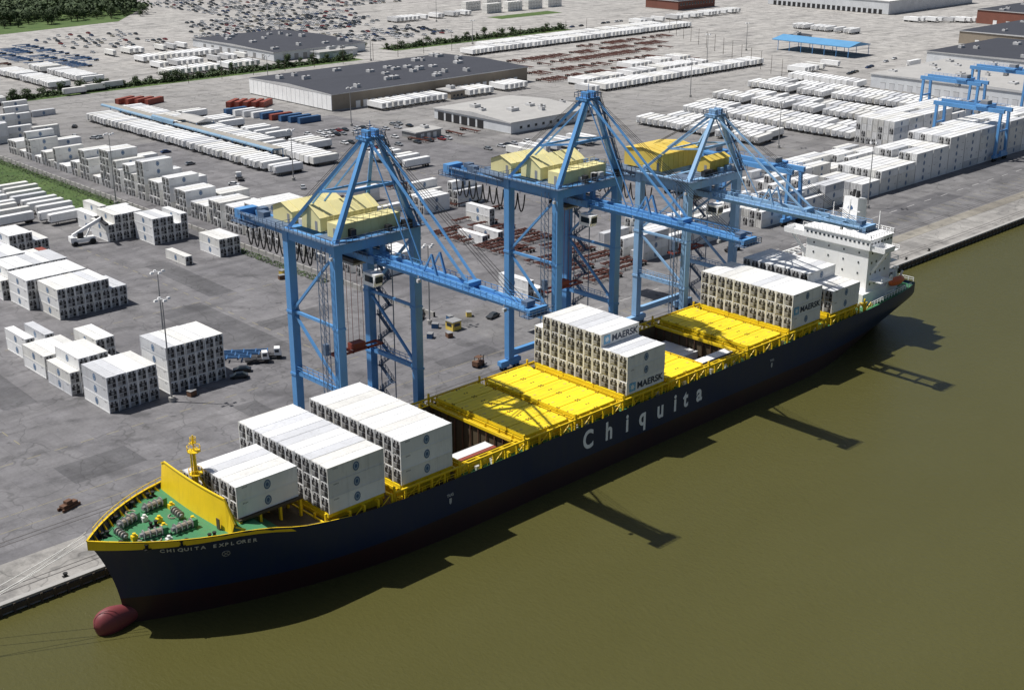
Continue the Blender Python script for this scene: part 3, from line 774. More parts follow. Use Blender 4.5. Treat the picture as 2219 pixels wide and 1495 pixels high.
for i in range(1700):
    cx, cy = q.uniform(180, 520), q.uniform(815, 1050)
    if cx > 470+(cy-820)*.35: continue
    hh = q.uniform(8, 14); rr = q.uniform(3.5, 6)
    for k in range(26):
        d = Vector((q.gauss(0,1), q.gauss(0,1), abs(q.gauss(0,.9)))).normalized()
        p = Vector((cx, cy, hh*.35))+Vector((d.x*rr, d.y*rr, d.z*hh*.65)); n = (d+Vector((q.uniform(-.5,.5), q.uniform(-.5,.5), .3))).normalized()
        leafq(fw, q, p, n, q.uniform(.9, 1.9))
structure('far_woodland', fw, ['leaf', 'leaf2'], 'stuff')
sb = MB()
for i in range(5000):
    yy_ = q.uniform(228, 450); xx_ = q.choice([q.uniform(134, 138), q.uniform(117, 138)])
    if xx_ < 124 and yy_ < 260: continue
    p = Vector((xx_, yy_, q.uniform(.05, .6))); leafq(sb, q, p, Vector((q.uniform(-.6,.6), q.uniform(-.6,.6), 1)).normalized(), q.uniform(.2, .5), .4)
for i in range(900):
    xx_ = q.uniform(134, 137.5); p = Vector((xx_, q.uniform(108, 165), q.uniform(.05, .4))); leafq(sb, q, p, Vector((q.uniform(-.6,.6), q.uniform(-.6,.6), 1)).normalized(), q.uniform(.2, .45), .3)
for (xa, xb, yc_, n) in ((160, 428, 481, 9000), (470, 640, 499, 5500)):
    for i in range(n):
        xx_ = q.uniform(xa, xb); hgt = 1.2+2.2*abs(math.sin(xx_*.13)*math.sin(xx_*.31+1))
        p = Vector((xx_, yc_+q.gauss(0, 2.2), q.uniform(.1, hgt))); leafq(sb, q, p, Vector((q.uniform(-1,1), q.uniform(-1,1), .8)).normalized(), q.uniform(.4, .9), .7)
structure('scrub_vegetation', sb, ['leaf', 'leaf2'], 'stuff')

# ------------------------------------------------------------------ ship-to-shore cranes
def sts(xc, zp, paintm, label, houses, solid=True, rise_=21):
    root = thing('gantry_crane', label, 'crane', (xc, 12, 0), 'ship-to-shore cranes on the quay')
    def P(name, mb, mats, parent=None):
        mb.v = [(a, b-12, c) for a, b, c in mb.v]
        return part(root, name, mb, mats, world=False, parent=parent)
    pm = paintm
    for sx in (-10, 10):
        for y in (4, 20):
            m = MB(); m.beam((sx, y, 2.6), (sx, y, zp-1.2), 1.75, 1.6, 0, 1.9, 1.7)
            for zz in (zp*.34, zp*.64): m.box(sx-1.05, sx+1.05, y-.95, y+.95, zz-.25, zz+.25, 0)
            P('leg', m, [pm])
            b = MB(); b.box(sx-3.4, sx+3.4, y-.7, y+.7, 1.3, 2.4, 0); b.box(sx-3.0, sx-.4, y-.5, y+.5, .7, 1.25, 0); b.box(sx+.4, sx+3.0, y-.5, y+.5, .7, 1.25, 0)
            for wx in (-2.7, -1.5, 1.5, 2.7): b.cyl((sx+wx, y-.3, .45), (sx+wx, y+.3, .45), .42, 10, 1)
            P('wheel_bogie', b, [pm, 'dark'])
    m = MB()
    for y in (4, 20): m.box(-11, 11, y-.9, y+.9, zp-1.2, zp+1.1, 0)
    for sx in (-10, 10): m.box(sx-.8, sx+.8, 4.85, 19.15, zp-1.1, zp+.9, 0)
    m.box(-9.3, 9.3, 11.2, 12.8, zp-.9, zp+.8, 0)
    P('portal_beam', m, [pm])
    for y in (4, 20):
        m = MB(); m.box(-9.2, 9.2, y-.6, y+.6, 3.2, 4.6, 0); P('sill_beam', m, [pm])
    z1, z2 = zp*.345, zp*.64
    for sx in (-10, 10):
        m = MB()
        m.beam((sx, 4.8, z1), (sx, 19.2, z1), .8, .9); m.beam((sx, 4.8, z2), (sx, 19.2, z2), .55, .55)
        m.beam((sx, 5, zp-2), (sx, 19, z2+1), .5, .5); m.beam((sx, 19, z2-1), (sx, 5, z1+1), .5, .5)
        rail(m, (sx-.6, 5, z1+.5), (sx-.6, 19, z1+.5)); rail(m, (sx+.6, 5, z1+.5), (sx+.6, 19, z1+.5))
        P('side_bracing', m, [pm])
    za = zp+rise_; hm_ = rise_*.52; m = MB()
    for sx in (-1, 1):
        m.beam((sx*10, 4, zp+1.0), (sx*1.3, 4, za), 1.15, 1.0, 0, .9, .8)
        m.beam((sx*10, 20, zp+1.0), (sx*1.3, 5.2, za), .8, .7, 0, .6, .5)
        m.beam((sx*5.6, 4, zp+hm_), (sx*6.3, 13.5, zp+hm_*.85), .4, .4)
        m.beam((sx*1.3, 5, za-.4), (sx*1.6, 30, zp-2), .3, .3)
    m.beam((-5.6, 4, zp+hm_), (5.6, 4, zp+hm_), .5, .6); m.beam((-6.2, 13.5, zp+hm_*.85), (6.2, 13.5, zp+hm_*.85), .4, .4)
    m.box(-2.2, 2.2, 3, 6.4, za-.4, za+.2); m.box(-1.4, -.6, 3.4, 5.6, za+.2, za+1.5); m.box(.6, 1.4, 3.4, 5.6, za+.2, za+1.5)
    m.cyl((0, 4.5, za+.3), (0, 4.5, za+3.2), .07, 5)
    P('apex_frame', m, [pm])
    m = MB()
    for k in range(10):
        t0, t1 = k/10, (k+1)/10
        a = Vector((10.9, 3.2, zp+1.2)).lerp(Vector((2.2, 3.2, za)), t0); b = Vector((10.9, 3.2, zp+1.2)).lerp(Vector((2.2, 3.2, za)), t1)
        m.beam(a, b, .7, .12); rail(m, a+Vector((0, -.4, 0)), b+Vector((0, -.4, 0)), 1.0, 1.2, .08); rail(m, a+Vector((0, .4, 0)), b+Vector((0, .4, 0)), 1.0, 1.2, .08)
        if k % 3 == 1: m.box(b.x-1, b.x+1, 2.4, 4.2, b.z-.1, b.z)
    for s_ in ((-2.4, 2.8, 2.4, 2.8), (-2.4, 6.6, 2.4, 6.6), (-2.4, 2.8, -2.4, 6.6), (2.4, 2.8, 2.4, 6.6)): rail(m, (s_[0], s_[1], za+.2), (s_[2], s_[3], za+.2), 1.1, 1.2)
    P('apex_ladder', m, ['craned'])
    zb = zp-4.6
    m = MB()
    for sx in (-1.7, 1.7): m.box(sx-.4, sx+.4, 2.2, 50, zb, zb+1.7)
    for y in range(4, 51, 6): m.box(-1.25, 1.25, y-.2, y+.2, zb+.3, zb+1.2)
    for y in (4.0, 20.0):
        for sx in (-1.7, 1.7): m.box(sx-.4, sx+.4, y-.5, y+.5, zb+1.72, zp-1.1)
    m.box(-2.4, 2.4, 50.3, 52.6, zb+.1, zb+2.4)
    P('back_girder', m, [pm])
    m = MB()
    for sx in (-1, 1):
        rail(m, (sx*3.1, 3, zb+1.3), (sx*3.1, 50, zb+1.3), 1.1, 1.5); m.box(sx*2.6-.5, sx*2.6+.5, 3, 50, zb+1.75, zb+1.83)
        rail(m, (sx*3.2, 44, zb-.4), (sx*3.2, 53.5, zb-.4), 1.1, 1.2)
    m.box(-3.2, 3.2, 44, 53.5, zb-.5, zb-.4); rail(m, (-3.2, 53.5, zb-.4), (3.2, 53.5, zb-.4), 1.1, 1.2)
    m.box(-2.2, -.4, 41, 43.5, zb+1.9, zb+3.4); m.box(.5, 2.4, 46, 48, zb+1.9, zb+3.0); m.box(-1, .6, 37, 38.5, zb+1.9, zb+3.6)
    for y in range(24, 50, 4): m.beam((-2.6, y, zb-.3), (-2.6, y, zb+1.8), .12, .12)
    P('girder_walkway', m, ['craned'])
    m = MB()
    bx = 1.05 if solid else 1.7
    for sx in (-bx, bx):
        m.beam((sx, 2.0, zb+.85), (sx, -30, zb+.75), .8, 1.7, 0, .7, 1.5)
        m.beam((sx, -30, zb+.75), (sx, -42, zb+.5), .6, 1.2, 0, .45, .8)
        s1 = 1 if sx > 0 else -1
        m.box(sx+s1*.75-.35, sx+s1*.75+.35, -41, 2, zb+.95, zb+1.03)
        rail(m, (sx+s1*1.05, 2, zb+1.0), (sx+s1*1.05, -41, zb+.9), 1.1, 1.6)
    if solid: m.box(-.75, .75, -41.5, 1.9, zb+.5, zb+.8)
    else:
        for y in range(-40, 2, 5): m.box(-1.3, 1.3, y-.2, y+.2, zb+.2, zb+1.1)
    m.box(-2.2, 2.2, -42.4, -41.6, zb+.3, zb+1.4)
    for sx in (-bx, bx): m.beam((sx, -16, zb+1.6), (sx, -14.5, zb+5.5), .4, .4); m.beam((sx, -12, zb+1.6), (sx, -14.5, zb+5.5), .3, .3)
    bo = P('boom', m, [pm])
    m = MB(); m.box(-3, 3, -43, -40.6, zb+.0, zb+.12)
    for s_ in ((-3, -43, 3, -43), (-3, -43, -3, -40.6), (3, -43, 3, -40.6)): rail(m, (s_[0], s_[1], zb+.1), (s_[2], s_[3], zb+.1), 1.1, 1)
    m.box(-1, 1, -40.5, -39, zb+1.3, zb+2.2)
    P('boom_tip_platform', m, ['craned'])
    m = MB()
    for sx in (-1, 1):
        m.beam((sx*1.4, 3.6, za), (sx*bx, -25, zb+2), .4, .4)
        m.beam((sx*1.2, 3.6, za-.5), (sx*bx, -9, zb+2), .2, .2)
    m.box(-1.6, 1.6, -25.6, -24.2, zb+1.55, zb+2.4)
    P('forestay', m, [pm])
    m = MB()
    for sx in (-.8, -.3, .3, .8): m.beam((sx, 3.6, za+.6), (sx*1.5, -38, zb+1.4), .07, .07); m.beam((sx, 5.6, za+.6), (sx*1.5, 26, zp+5), .07, .07)
    P('hoist_rope', m, ['black'])
    m = MB(); y0 = 22.0
    for k in range(10):
        pr = None
        for j in range(9):
            t = j/8; p = Vector((-2.9, y0+(k+t)*2.5, zb-.2-4.4*math.sin(math.pi*t)**.7))
            if pr is not None: m.beam(pr, p, .2, .26)
            pr = p
    P('festoon_cable', m, ['black'])
    m = MB(); m.box(-2.8, 2.8, 8, 14, zb-.9, zb-.1, 0); m.box(-2.2, 2.2, 9, 13, zb-1.7, zb-.92, 1)
    for s_ in ((-2.8, 8, 2.8, 8), (-2.8, 14, 2.8, 14)): rail(m, (s_[0], s_[1], zb-.9), (s_[2], s_[3], zb-.9), 1, 1.4)
    P('trolley', m, ['dark', 'grey'])
    m = MB(); m.hexa([(-5.2, -1.5, zb-3.2), (-3.1, -1.5, zb-3.2), (-3.1, 1.8, zb-3.2), (-5.2, 1.8, zb-3.2), (-5.2, -2.1, zb-.6), (-3.1, -2.1, zb-.6), (-3.1, 1.8, zb-.6), (-5.2, 1.8, zb-.6)], 0)
    m.box(-5.24, -5.2, -1.4, 1.2, zb-2.4, zb-1.1, 1); m.box(-5.0, -3.3, -2.06, -1.9, zb-2.4, zb-1.1, 1)
    P('operator_cab', m, ['white', 'glass'])
    m = MB(); m.box(-6.1, 6.1, 10.7, 11.1, 20.6, 21.0); m.box(-6.1, 6.1, 12.9, 13.3, 20.6, 21.0)
    for x in (-6.1, -2, 2, 5.8): m.box(x, x+.35, 10.7, 13.3, 20.5, 20.95)
    m.box(-1.6, 1.6, 11, 13, 21, 22.3)
    for x in (-1.4, 1.4):
        for y in (11.2, 12.8): m.beam((x, y, 22.2), (x, y, zb-1.6), .07, .07)
    P('spreader', m, ['redsp'])
    m = MB(); z = 3; s = 1
    while z < zp-4:
        a = (11.6, 15+(0 if s > 0 else 4.0), z); b = (11.6, 15+(4.0 if s > 0 else 0), z+3.0)
        m.beam(a, b, .8, .15); rail(m, (12.1, a[1], a[2]), (12.1, b[1], b[2]), 1.0, 1.2); rail(m, (11.2, a[1], a[2]), (11.2, b[1], b[2]), 1.0, 1.2); m.box(11, 12.2, b[1]-.5, b[1]+.5, b[2]-.1, b[2]); z += 3.0; s = -s
    for y in (14.6, 19.6): m.beam((12.2, y, 2), (12.2, y, zp), .18, .18)
    P('stairway', m, ['craned'])
    m = MB(); z = 3
    for (a_, b_) in ((-1, -1), (1, -1), (1, 1), (-1, 1)): m.beam((-11.9+a_*.6, 6.2+b_*.6, 1), (-11.9+a_*.6, 6.2+b_*.6, zp), .12, .12)
    while z < zp-2:
        m.beam((-12.5, 5.6, z), (-12.5, 6.8, z+1.6), .08, .08); m.beam((-11.3, 5.6, z), (-12.5, 5.6, z+1.6), .08, .08); m.beam((-12.5, 5.6, z), (-11.3, 5.6, z), .08, .08); z += 1.7
    m.box(-12.4, -11.4, 5.7, 6.7, 24, 26.3)
    P('lift_shaft', m, ['craned'])
    m = MB()
    m.box(-11.8, 11.8, 2.2, 3.0, zp+1.0, zp+1.1); rail(m, (-11.8, 2.2, zp+1.1), (11.8, 2.2, zp+1.1), 1.1, 1.5); rail(m, (-11.8, 21.6, zp+1.1), (11.8, 21.6, zp+1.1), 1.1, 1.5); m.box(-11.8, 11.8, 20.95, 21.7, zp+1.0, zp+1.1)
    m.box(-11.9, -10.9, 3, 31, zp+1.02, zp+1.12); rail(m, (-11.9, 3, zp+1.12), (-11.9, 31, zp+1.12), 1.1, 1.5); m.box(10.9, 11.9, 3, 31, zp+1.02, zp+1.12); rail(m, (11.9, 3, zp+1.12), (11.9, 31, zp+1.12), 1.1, 1.5)
    m.box(-10, 10, 21.8, 30.5, zp+.55, zp+.85); m.box(-9.5, 9.5, 5, 11, zp+.95, zp+1.05)
    for sx in (-9, 9): m.beam((sx, 21, zp-.4), (sx, 30, zp+.3), .5, .6)
    for sx in (-1, 1): m.beam((sx*2.2, 30, zb+1.9), (sx*8, 30, zp+.4), .35, .35)
    P('walkway', m, ['craned'])
    for (x0, x1, y0, y1, z0, h, rise, mt) in houses:
        m = MB(); m.box(x0, x1, y0, y1, zp+z0, zp+z0+h, 0); ym = (y0+y1)/2; zt_ = zp+z0+h
        if rise > 0:
            for xx in (x0, x1): m.face([(xx, y0+.02, zt_), (xx, y1-.02, zt_), (xx, ym, zt_+rise)], 0)
            k = .35
            m.face([(x0-k, y0-k, zt_-.1), (x1+k, y0-k, zt_-.1), (x1+k, ym, zt_+rise+.06), (x0-k, ym, zt_+rise+.06)], 1)
            m.face([(x0-k, ym, zt_+rise+.06), (x1+k, ym, zt_+rise+.06), (x1+k, y1+k, zt_-.1), (x0-k, y1+k, zt_-.1)], 1)
            for xx in range(int(x0)+1, int(x1)+1, 3): m.beam((xx, y0-.3, zt_+.0), (xx, ym, zt_+rise+.12), .12, .1, 1)
        else:
            rail(m, (x0+.1, y0+.1, zt_), (x1-.1, y0+.1, zt_), 1, 1.5, .07, 1); rail(m, (x0+.1, y1-.1, zt_), (x1-.1, y1-.1, zt_), 1, 1.5, .07, 1)
        m.box(x0-.04, x0-.01, y0+1, y0+1.8, zp+z0+.1, zp+z0+2.0, 2)
        for xx in range(int(x0)+2, int(x1)-1, 2): m.box(xx, xx+.12, y0-.06, y0-.01, zp+z0+.1, zt_-.25, 1)
        P('machinery_house', m, [mt, mt, 'grey'])
    for k in range(9):
        m = MB(); xx = R.uniform(-9, 9); yy2 = R.choice([R.uniform(3, 5), R.uniform(19, 21)]); m.box(xx, xx+R.uniform(.6, 1.6), yy2-.6, yy2+.6, zp+1.15, zp+1.15+R.uniform(.8, 2)); P('equipment_cabinet', m, [R.choice(['grey', 'lgrey', 'dark', pm])])
    for (x, y, z) in ((-11.2, 4, zp-1.8), (11.2, 4, zp-1.8), (-2.4, -12, zb+.2), (2.4, -26, zb+.2), (-2.4, -36, zb+.2)):
        m = MB(); m.box(x-.35, x+.35, y-.35, y+.2, z-.5, z+.1); m.beam((x, y, z+.1), (x, y, z+.8), .1, .1); P('floodlight', m, ['lgrey'])
    return root
H12 = [(-8, 7.5, 5.4, 9.2, 1.1, 2.9, 0, 'cream'), (-7.5, 7, 12.2, 18.6, 1.2, 3.0, 2.0, 'cream'), (-7.5, 5.5, 22, 29, .9, 2.8, 1.3, 'cream')]
sts(75, 46.4, 'crane', 'blue ship-to-shore gantry crane with cream machinery houses and lowered boom', H12, True, 20.5)
sts(137.2, 47.0, 'crane', 'blue ship-to-shore gantry crane with three cream machinery houses', H12, True, 20.2)
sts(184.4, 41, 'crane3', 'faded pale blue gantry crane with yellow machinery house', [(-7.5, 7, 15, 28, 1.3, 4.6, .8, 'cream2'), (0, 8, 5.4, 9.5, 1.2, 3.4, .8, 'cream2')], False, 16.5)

def rtg(x, y0, y1, h=20, w=9):
    root = thing('yard_gantry_crane', 'blue rubber-tyred gantry crane straddling container rows', 'crane', (x, (y0+y1)/2, 0), 'yard gantry cranes over the stacks')
    for y in (y0, y1):
        for dx in (-w/2, w/2):
            m = MB(); m.beam((x+dx, y, 1.4), (x+dx*.75, y, h), 1.1, 1.0); part(root, 'leg', m, ['crane'])
            for k in (-1, 1):
                b = MB(); b.cyl((x+dx+k*.9, y-.35, .75), (x+dx+k*.9, y+.35, .75), .75, 10, 0); part(root, 'wheel', b, ['black'])
        m = MB(); m.box(x-w/2-1.5, x+w/2+1.5, y-.6, y+.6, 1.5, 2.7); m.box(x-2, x+2, y-1.5, y-.62, 2.0, 4.2); m.beam((x-w/2*.85, y, h*.62), (x+w/2*.85, y, h*.62), .6, .7); part(root, 'sill_beam', m, ['crane'])
    for dx in (-w/2*.75, w/2*.75):
        m = MB(); m.box(x+dx-.6, x+dx+.6, y0-1.5, y1+1.5, h, h+1.6); rail(m, (x+dx+.6, y0, h+1.6), (x+dx+.6, y1, h+1.6)); part(root, 'top_girder', m, ['crane'])
    m = MB(); ym = y0+(y1-y0)*.3; m.box(x-w/2, x+w/2, ym-2.5, ym+2.5, h+1.65, h+2.4, 0); m.box(x-2, x+2, ym-1.6, ym+1.6, h+2.4, h+4.0, 1); m.box(x-1.2, x+1.2, ym+2.6, ym+4.5, h-2, h-.1, 1)
    part(root, 'trolley', m, ['crane', 'grey'])
rtg(441, 51, 80); rtg(500, 92, 120); rtg(292, 51.5, 80, 18); rtg(300, 84, 110, 16); rtg(548, 92, 120)

# ------------------------------------------------------------------ the ship
SX0 = (116, YC, WZ)
ship = thing('container_ship', 'large navy container ship with yellow hatches moored at the quay', 'ship', SX0)
BB = 15.2
def lerp(a, b, t): return a+(b-a)*t
def interp(x, tab):
    if x <= tab[0][0]: return tab[0][1]
    for (a, va), (b, vb) in zip(tab, tab[1:]):
        if x <= b: return va+(vb-va)*(x-a)/(b-a)
    return tab[-1][1]
def zt(X): return interp(X, [(-2, 15.5), (8, 15.0), (20, 14.5), (24, 13.9), (30, 12.2), (42, 10.4), (56, 9.7), (205, 9.7), (216, 10.2), (240, 10.8)])
def xs(f): return 3.6-4.9*f**2.1
def hb(X, f):
    a = xs(f); s = max(0, min(1, (X-a)/(66-20*f)))
    b = BB*(1-(1-s)**(2.3+.9*f))
    if X > 178:
        u = (X-178)/54.0
        wl = max(.0, 1-u**1.8*1.05); dk = 1-.16*max(0, (X-214)/18)**2
        b *= lerp(wl, dk, min(1, f*1.35)**.65)
    return b
FL = [0, .06, .12, .18, .25, .32, .4, .47, .55, .62, .7, .78, .85, .93, 1.0]
qs = [0, .004, .01, .02, .035, .06, .09, .12, .16, .2, .25, .3, .36, .43, .5, .58, .66, .75, .88]
XA = [70, 100, 140, 178, 182, 186, 190, 194, 198, 202, 206, 210, 214, 218, 222, 225, 228, 230, 232]
def hull_grid(side):
    g = []
    for f in FL:
        row = []
        for X in [xs(f)+(70-xs(f))*q for q in qs]+XA:
            z = WZ+f*(zt(X)-WZ); row.append((X, YC+side*max(0, hb(X, f)), z))
        g.append(row)
    g.insert(0, [(x, y, -6) for x, y, z in g[0]])
    return g
hm = MB()
for side in (-1, 1):
    g = hull_grid(side); nx = len(g[0]); i0 = len(hm.v)
    for r in g: hm.v += r
    for j in range(len(g)-1):
        for i in range(nx-1):
            a = i0+j*nx+i; q4 = (a, a+1, a+nx+1, a+nx); hm.f.append(q4 if side < 0 else q4[::-1]); hm.m.append(0)
gl = hull_grid(-1); gr = hull_grid(1)
for j in range(len(gl)-1): hm.face([gl[j][-1], gr[j][-1], gr[j+1][-1], gl[j+1][-1]], 0)
ho = part(ship, 'hull', hm, ['hull'])
for p in ho.data.polygons: p.use_smooth = True
bb = MB(); n1, n2 = 16, 20
for i in range(n1+1):
    t = i/n1; X = -1.9+8.0*t
    r = math.sqrt(max(0, 1-(1-min(1, t*2.6))**2.4)) if t < .385 else lerp(1, .5, ((t-.385)/.615)**1.3)
    for k in range(n2): bb.v.append((X, YC+1.85*r*math.sin(2*math.pi*k/n2), -.35+(2.55*r)*math.cos(2*math.pi*k/n2)))
for i in range(n1):
    for k in range(n2):
        a = i*n2+k; b = i*n2+(k+1) % n2; bb.f.append((a, b, b+n2, a+n2)); bb.m.append(0)
bo = part(ship, 'bulbous_bow', bb, ['bulb'])
for p in bo.data.polygons: p.use_smooth = True
FD = 13.7
Xd = [-.9, -.5, 0, 1, 2.5, 4, 6, 8, 10, 12.5, 15, 18, 21, 24]
fd = MB()
for a, b in zip(Xd, Xd[1:]):
    ya, yb = max(.02, hb(a, .95)-.1), max(.02, hb(b, .95)-.1)
    fd.face([(a, YC-ya, FD), (b, YC-yb, FD), (b, YC+yb, FD), (a, YC+ya, FD)])
part(ship, 'forecastle_deck', fd, ['green'])
md = MB()
Xm = [24, 27, 30, 35, 40, 46, 52, 60, 67]
for a, b in zip(Xm, Xm[1:]):
    za_, zb_ = zt(a)-.9, zt(b)-.9
    ya, yb = hb(a, .95)-.05, hb(b, .95)-.05
    md.face([(a, YC-ya, za_), (b, YC-yb, zb_), (b, YC+yb, zb_), (a, YC+ya, za_)], 0 if a < 27 else 1)
hy0, hy1 = -29.0, -4.6
for (a, b) in ((67, 81.5), (126.6, 153.5)):
    md.face([(a, -31.9, 8.8), (b, -31.9, 8.8), (b, hy0, 8.8), (a, hy0, 8.8)]); md.face([(a, hy1, 8.8), (b, hy1, 8.8), (b, -1.7, 8.8), (a, -1.7, 8.8)])
for (a, b) in ((81.5, 126.6), (153.5, 205)): md.face([(a, -31.85, 8.8), (b, -31.85, 8.8), (b, -1.75, 8.8), (a, -1.75, 8.8)])
for a, b in ((205, 214), (214, 222), (222, 228), (228, 232)):
    ya, yb = hb(a, 1)-.1, hb(b, 1)-.1
    md.face([(a, YC-ya, zt(a)-.9), (b, YC-yb, zt(b)-.9), (b, YC+yb, zt(b)-.9), (a, YC+ya, zt(a)-.9)])
part(ship, 'main_deck', md, ['green', 'hold'])
for (a, b) in ((67, 81.5), (126.6, 139.8), (140.4, 153.5)):
    h = MB()
    h.face([(a, hy0, 0), (b, hy0, 0), (b, hy1, 0), (a, hy1, 0)])
    h.face([(a, hy0, 0), (a, hy1, 0), (a, hy1, 11), (a, hy0, 11)]); h.face([(b, hy0, 0), (b, hy1, 0), (b, hy1, 11), (b, hy0, 11)])
    h.face([(a, hy0, 0), (b, hy0, 0), (b, hy0, 11), (a, hy0, 11)]); h.face([(a, hy1, 0), (b, hy1, 0), (b, hy1, 11), (a, hy1, 11)])
    for i in range(11):
        y = hy0+.2+i*2.4
        for x in (a+.25, b-.25): h.box(x-.12, x+.12, y-.1, y+.1, 0, 10.6, 1)
    for x in (a+.15, b-.5): h.box(x, x+.35, hy0, hy1, 10.7, 11.3, 2)
    part(ship, 'cargo_hold', h, ['hold', 'rust', 'yellow'])
cm = MB()
def coam(a, b, y0=-29.4, y1=-4.2, m=0):
    cm.box(a, b, y0-.25, y0, 8.8, 11.0, m); cm.box(a, b, y1, y1+.25, 8.8, 11.0, m); cm.box(a-.02, a+.23, y0+.01, y1-.01, 8.8, 11, m); cm.box(b-.23, b+.02, y0+.01, y1-.01, 8.8, 11, m)
for a, b in ((36, 48.6), (51.8, 64.6), (66.7, 81.8), (83.2, 96.2), (97.6, 110.6), (112.6, 125.8), (126.4, 153.8), (155.6, 169.8), (172, 185.2), (189.4, 202.6)): coam(a, b)
part(ship, 'hatch_coaming', cm, ['yellow'])
def hatch(a, b, y0=-30.4, y1=-3.2, n=5, z=11.0):
    w = (y1-y0)/n
    for i in range(n):
        h = MB(); ya = y0+i*w+.11; yb = y0+(i+1)*w-.11
        h.box(a, b, ya, yb, z+.02, z+.74, 0)
        for k in range(2):
            yy_ = ya+w*(.25+.5*k)
            h.box(a+.2, b-.2, yy_-.03, yy_+.03, z+.73, z+.765, 2)
        for x in (a+.25, (a+b)/2-.35, (a+b)/2+.35, b-.25):
            for yy_ in (ya+.2, ya+2.52, yb-.2): h.box(x-.16, x+.16, yy_-.14, yy_+.14, z+.73, z+.80, 1)
        for x in (a+1.5, b-1.5): h.box(x-.4, x+.4, (ya+yb)/2-.25, (ya+yb)/2+.25, z+.73, z+.785, 2)
        part(ship, 'hatch_cover', h, ['yhatch', 'rust', 'cream2'])
hatch(83.6, 95.8); hatch(98.0, 110.2); hatch(156.2, 169.2); hatch(127.0, 139.2, -30.4, -17.2, 2)
hatch(36.2, 48.4, n=3); hatch(52.1, 64.4, n=3); hatch(112.9, 125.5, n=3); hatch(172.3, 184.8, n=3); hatch(189.7, 202.2, n=3)
pl = MB(); pl.box(21.3, 34, YC-9.4, YC+7, 14.1, 14.42, 1)
for x in (21.6, 25.5, 29.5, 33.6):
    for y in (YC-9, YC-5, YC, YC+5): pl.box(x-.22, x+.22, y-.22, y+.22, 10.5, 14.05, 0)
for x in (21.6, 33.6): pl.beam((x, YC-9, 13.6), (x, YC-4.6, 11.2), .2, .2); pl.beam((x, YC-9.2, 13.9), (x, YC+7, 13.9), .3, .4)
part(ship, 'container_platform', pl, ['yellow', 'hold'])
sd = MB()
for Yd, yi in ((-31.4, -29.7), (-2.3, -3.9)):
    x = 40.0
    while x < 205:
        yy_ = Yd
        if x < 50: yy_ = YC+(Yd-YC)*(hb(x, .95)-.6)/14.6
        sd.box(x-.18, x+.18, yy_-.18, yy_+.18, zt(x)-.9, 11.5, 0)
        sd.beam((x, yy_, 11.3), (x, yi, 11.0), .3, .4)
        if int(x) % 2 == 0: sd.beam((x, yy_, 9.2), (x+2.6, yy_, 11.2), .14, .14)
        x += 3.1
    sd.beam((50, Yd, 11.45), (205, Yd, 11.45), .3, .3)
    rail(sd, (50, Yd-.4*(1 if Yd < -10 else -1), 9.7), (207, Yd-.4*(1 if Yd < -10 else -1), 9.7), 1.0, 2.0, .08)
for x in (35, 50, 65.6, 82.4, 96.9, 111.4, 126.1, 140.1, 154.6, 170.6, 187.4, 204):
    for y in (-31.2, -27.9, -24, -20, -12, -8, -5.5, -2.4):
        sd.box(x-.18, x+.18, y-.18, y+.18, 8.9, 12.6 if y in (-31.2, -2.4) else 11.6, 0)
    sd.beam((x, -31, 10.7), (x, -2.5, 10.7), .3, .25)
part(ship, 'lashing_structure', sd, ['yellow'])
for k in range(34):
    x = 52+k*4.5+R.uniform(-1, 1); f_ = MB(); f_.box(x-.4, x+.4, -30.9, -30.2, 8.82, 8.8+R.uniform(.5, 1.3)); f_.box(x-.1, x+.6, -30.6, -30.4, 8.83, 9.7)
    part(ship, 'deck_fitting', f_, [R.choice(['shipw', 'yellow', 'rust', 'lgrey', 'yellow'])])
bw = MB(); Xb = [-1.2, -1.1, -.7, -.3, .4, 1.3, 2.5, 4, 6, 8, 10.3, 13, 16, 19, 22, 25, 28, 31, 35, 40]
for side in (-1, 1):
    rw = 1.2 if side > 0 else .35
    for a, b in zip(Xb, Xb[1:]):
        ya, yb = max(0, hb(a, 1)-.1), max(0, hb(b, 1)-.1); za_, zb_ = zt(a), zt(b)
        bot = lambda X: min(FD, zt(X)-.9)
        p1, p2 = (a, YC+side*ya, za_), (b, YC+side*yb, zb_)
        bw.face([(a, YC+side*max(0, ya-.1), bot(a)), (b, YC+side*max(0, yb-.1), bot(b)), p2, p1][::side], 0)
        w = .2 if side > 0 or b < 3 else .05
        bw.face([(a, YC+side*(ya+.12), za_+.02), (b, YC+side*(yb+.12), zb_+.02), (b+.05, YC+side*max(0, yb-w), zb_+.02), (a+.1, YC+side*max(0, ya-w), za_+.02)][::-side], 0)
        if side > 0 or b < 3: bw.beam((a, YC+side*(ya+.12), za_-.05), (b, YC+side*(yb+.12), zb_-.05), .08, .2)
    x = 0.8
    while x < 26:
        y = hb(x, 1)-.3; z0 = min(FD, zt(x)-.9)
        for dd in (0, .12): bw.face([(x+dd, YC+side*y, z0), (x+dd+.4, YC+side*(y-rw), z0), (x+dd, YC+side*y, zt(x)-.1)], 0)
        x += 1.5
    if side > 0:
        pr = None
        for k in range(16):
            x = lerp(1.0, 24, k/15); p = (x, YC+side*(hb(x, 1)-.1), zt(x)+.75)
            if pr: bw.beam(pr, p, .09, .09)
            bw.beam((p[0], p[1], zt(x)), p, .08, .08); pr = p
part(ship, 'bulwark', bw, ['yellow'])
br = MB(); n = 20; prev = None
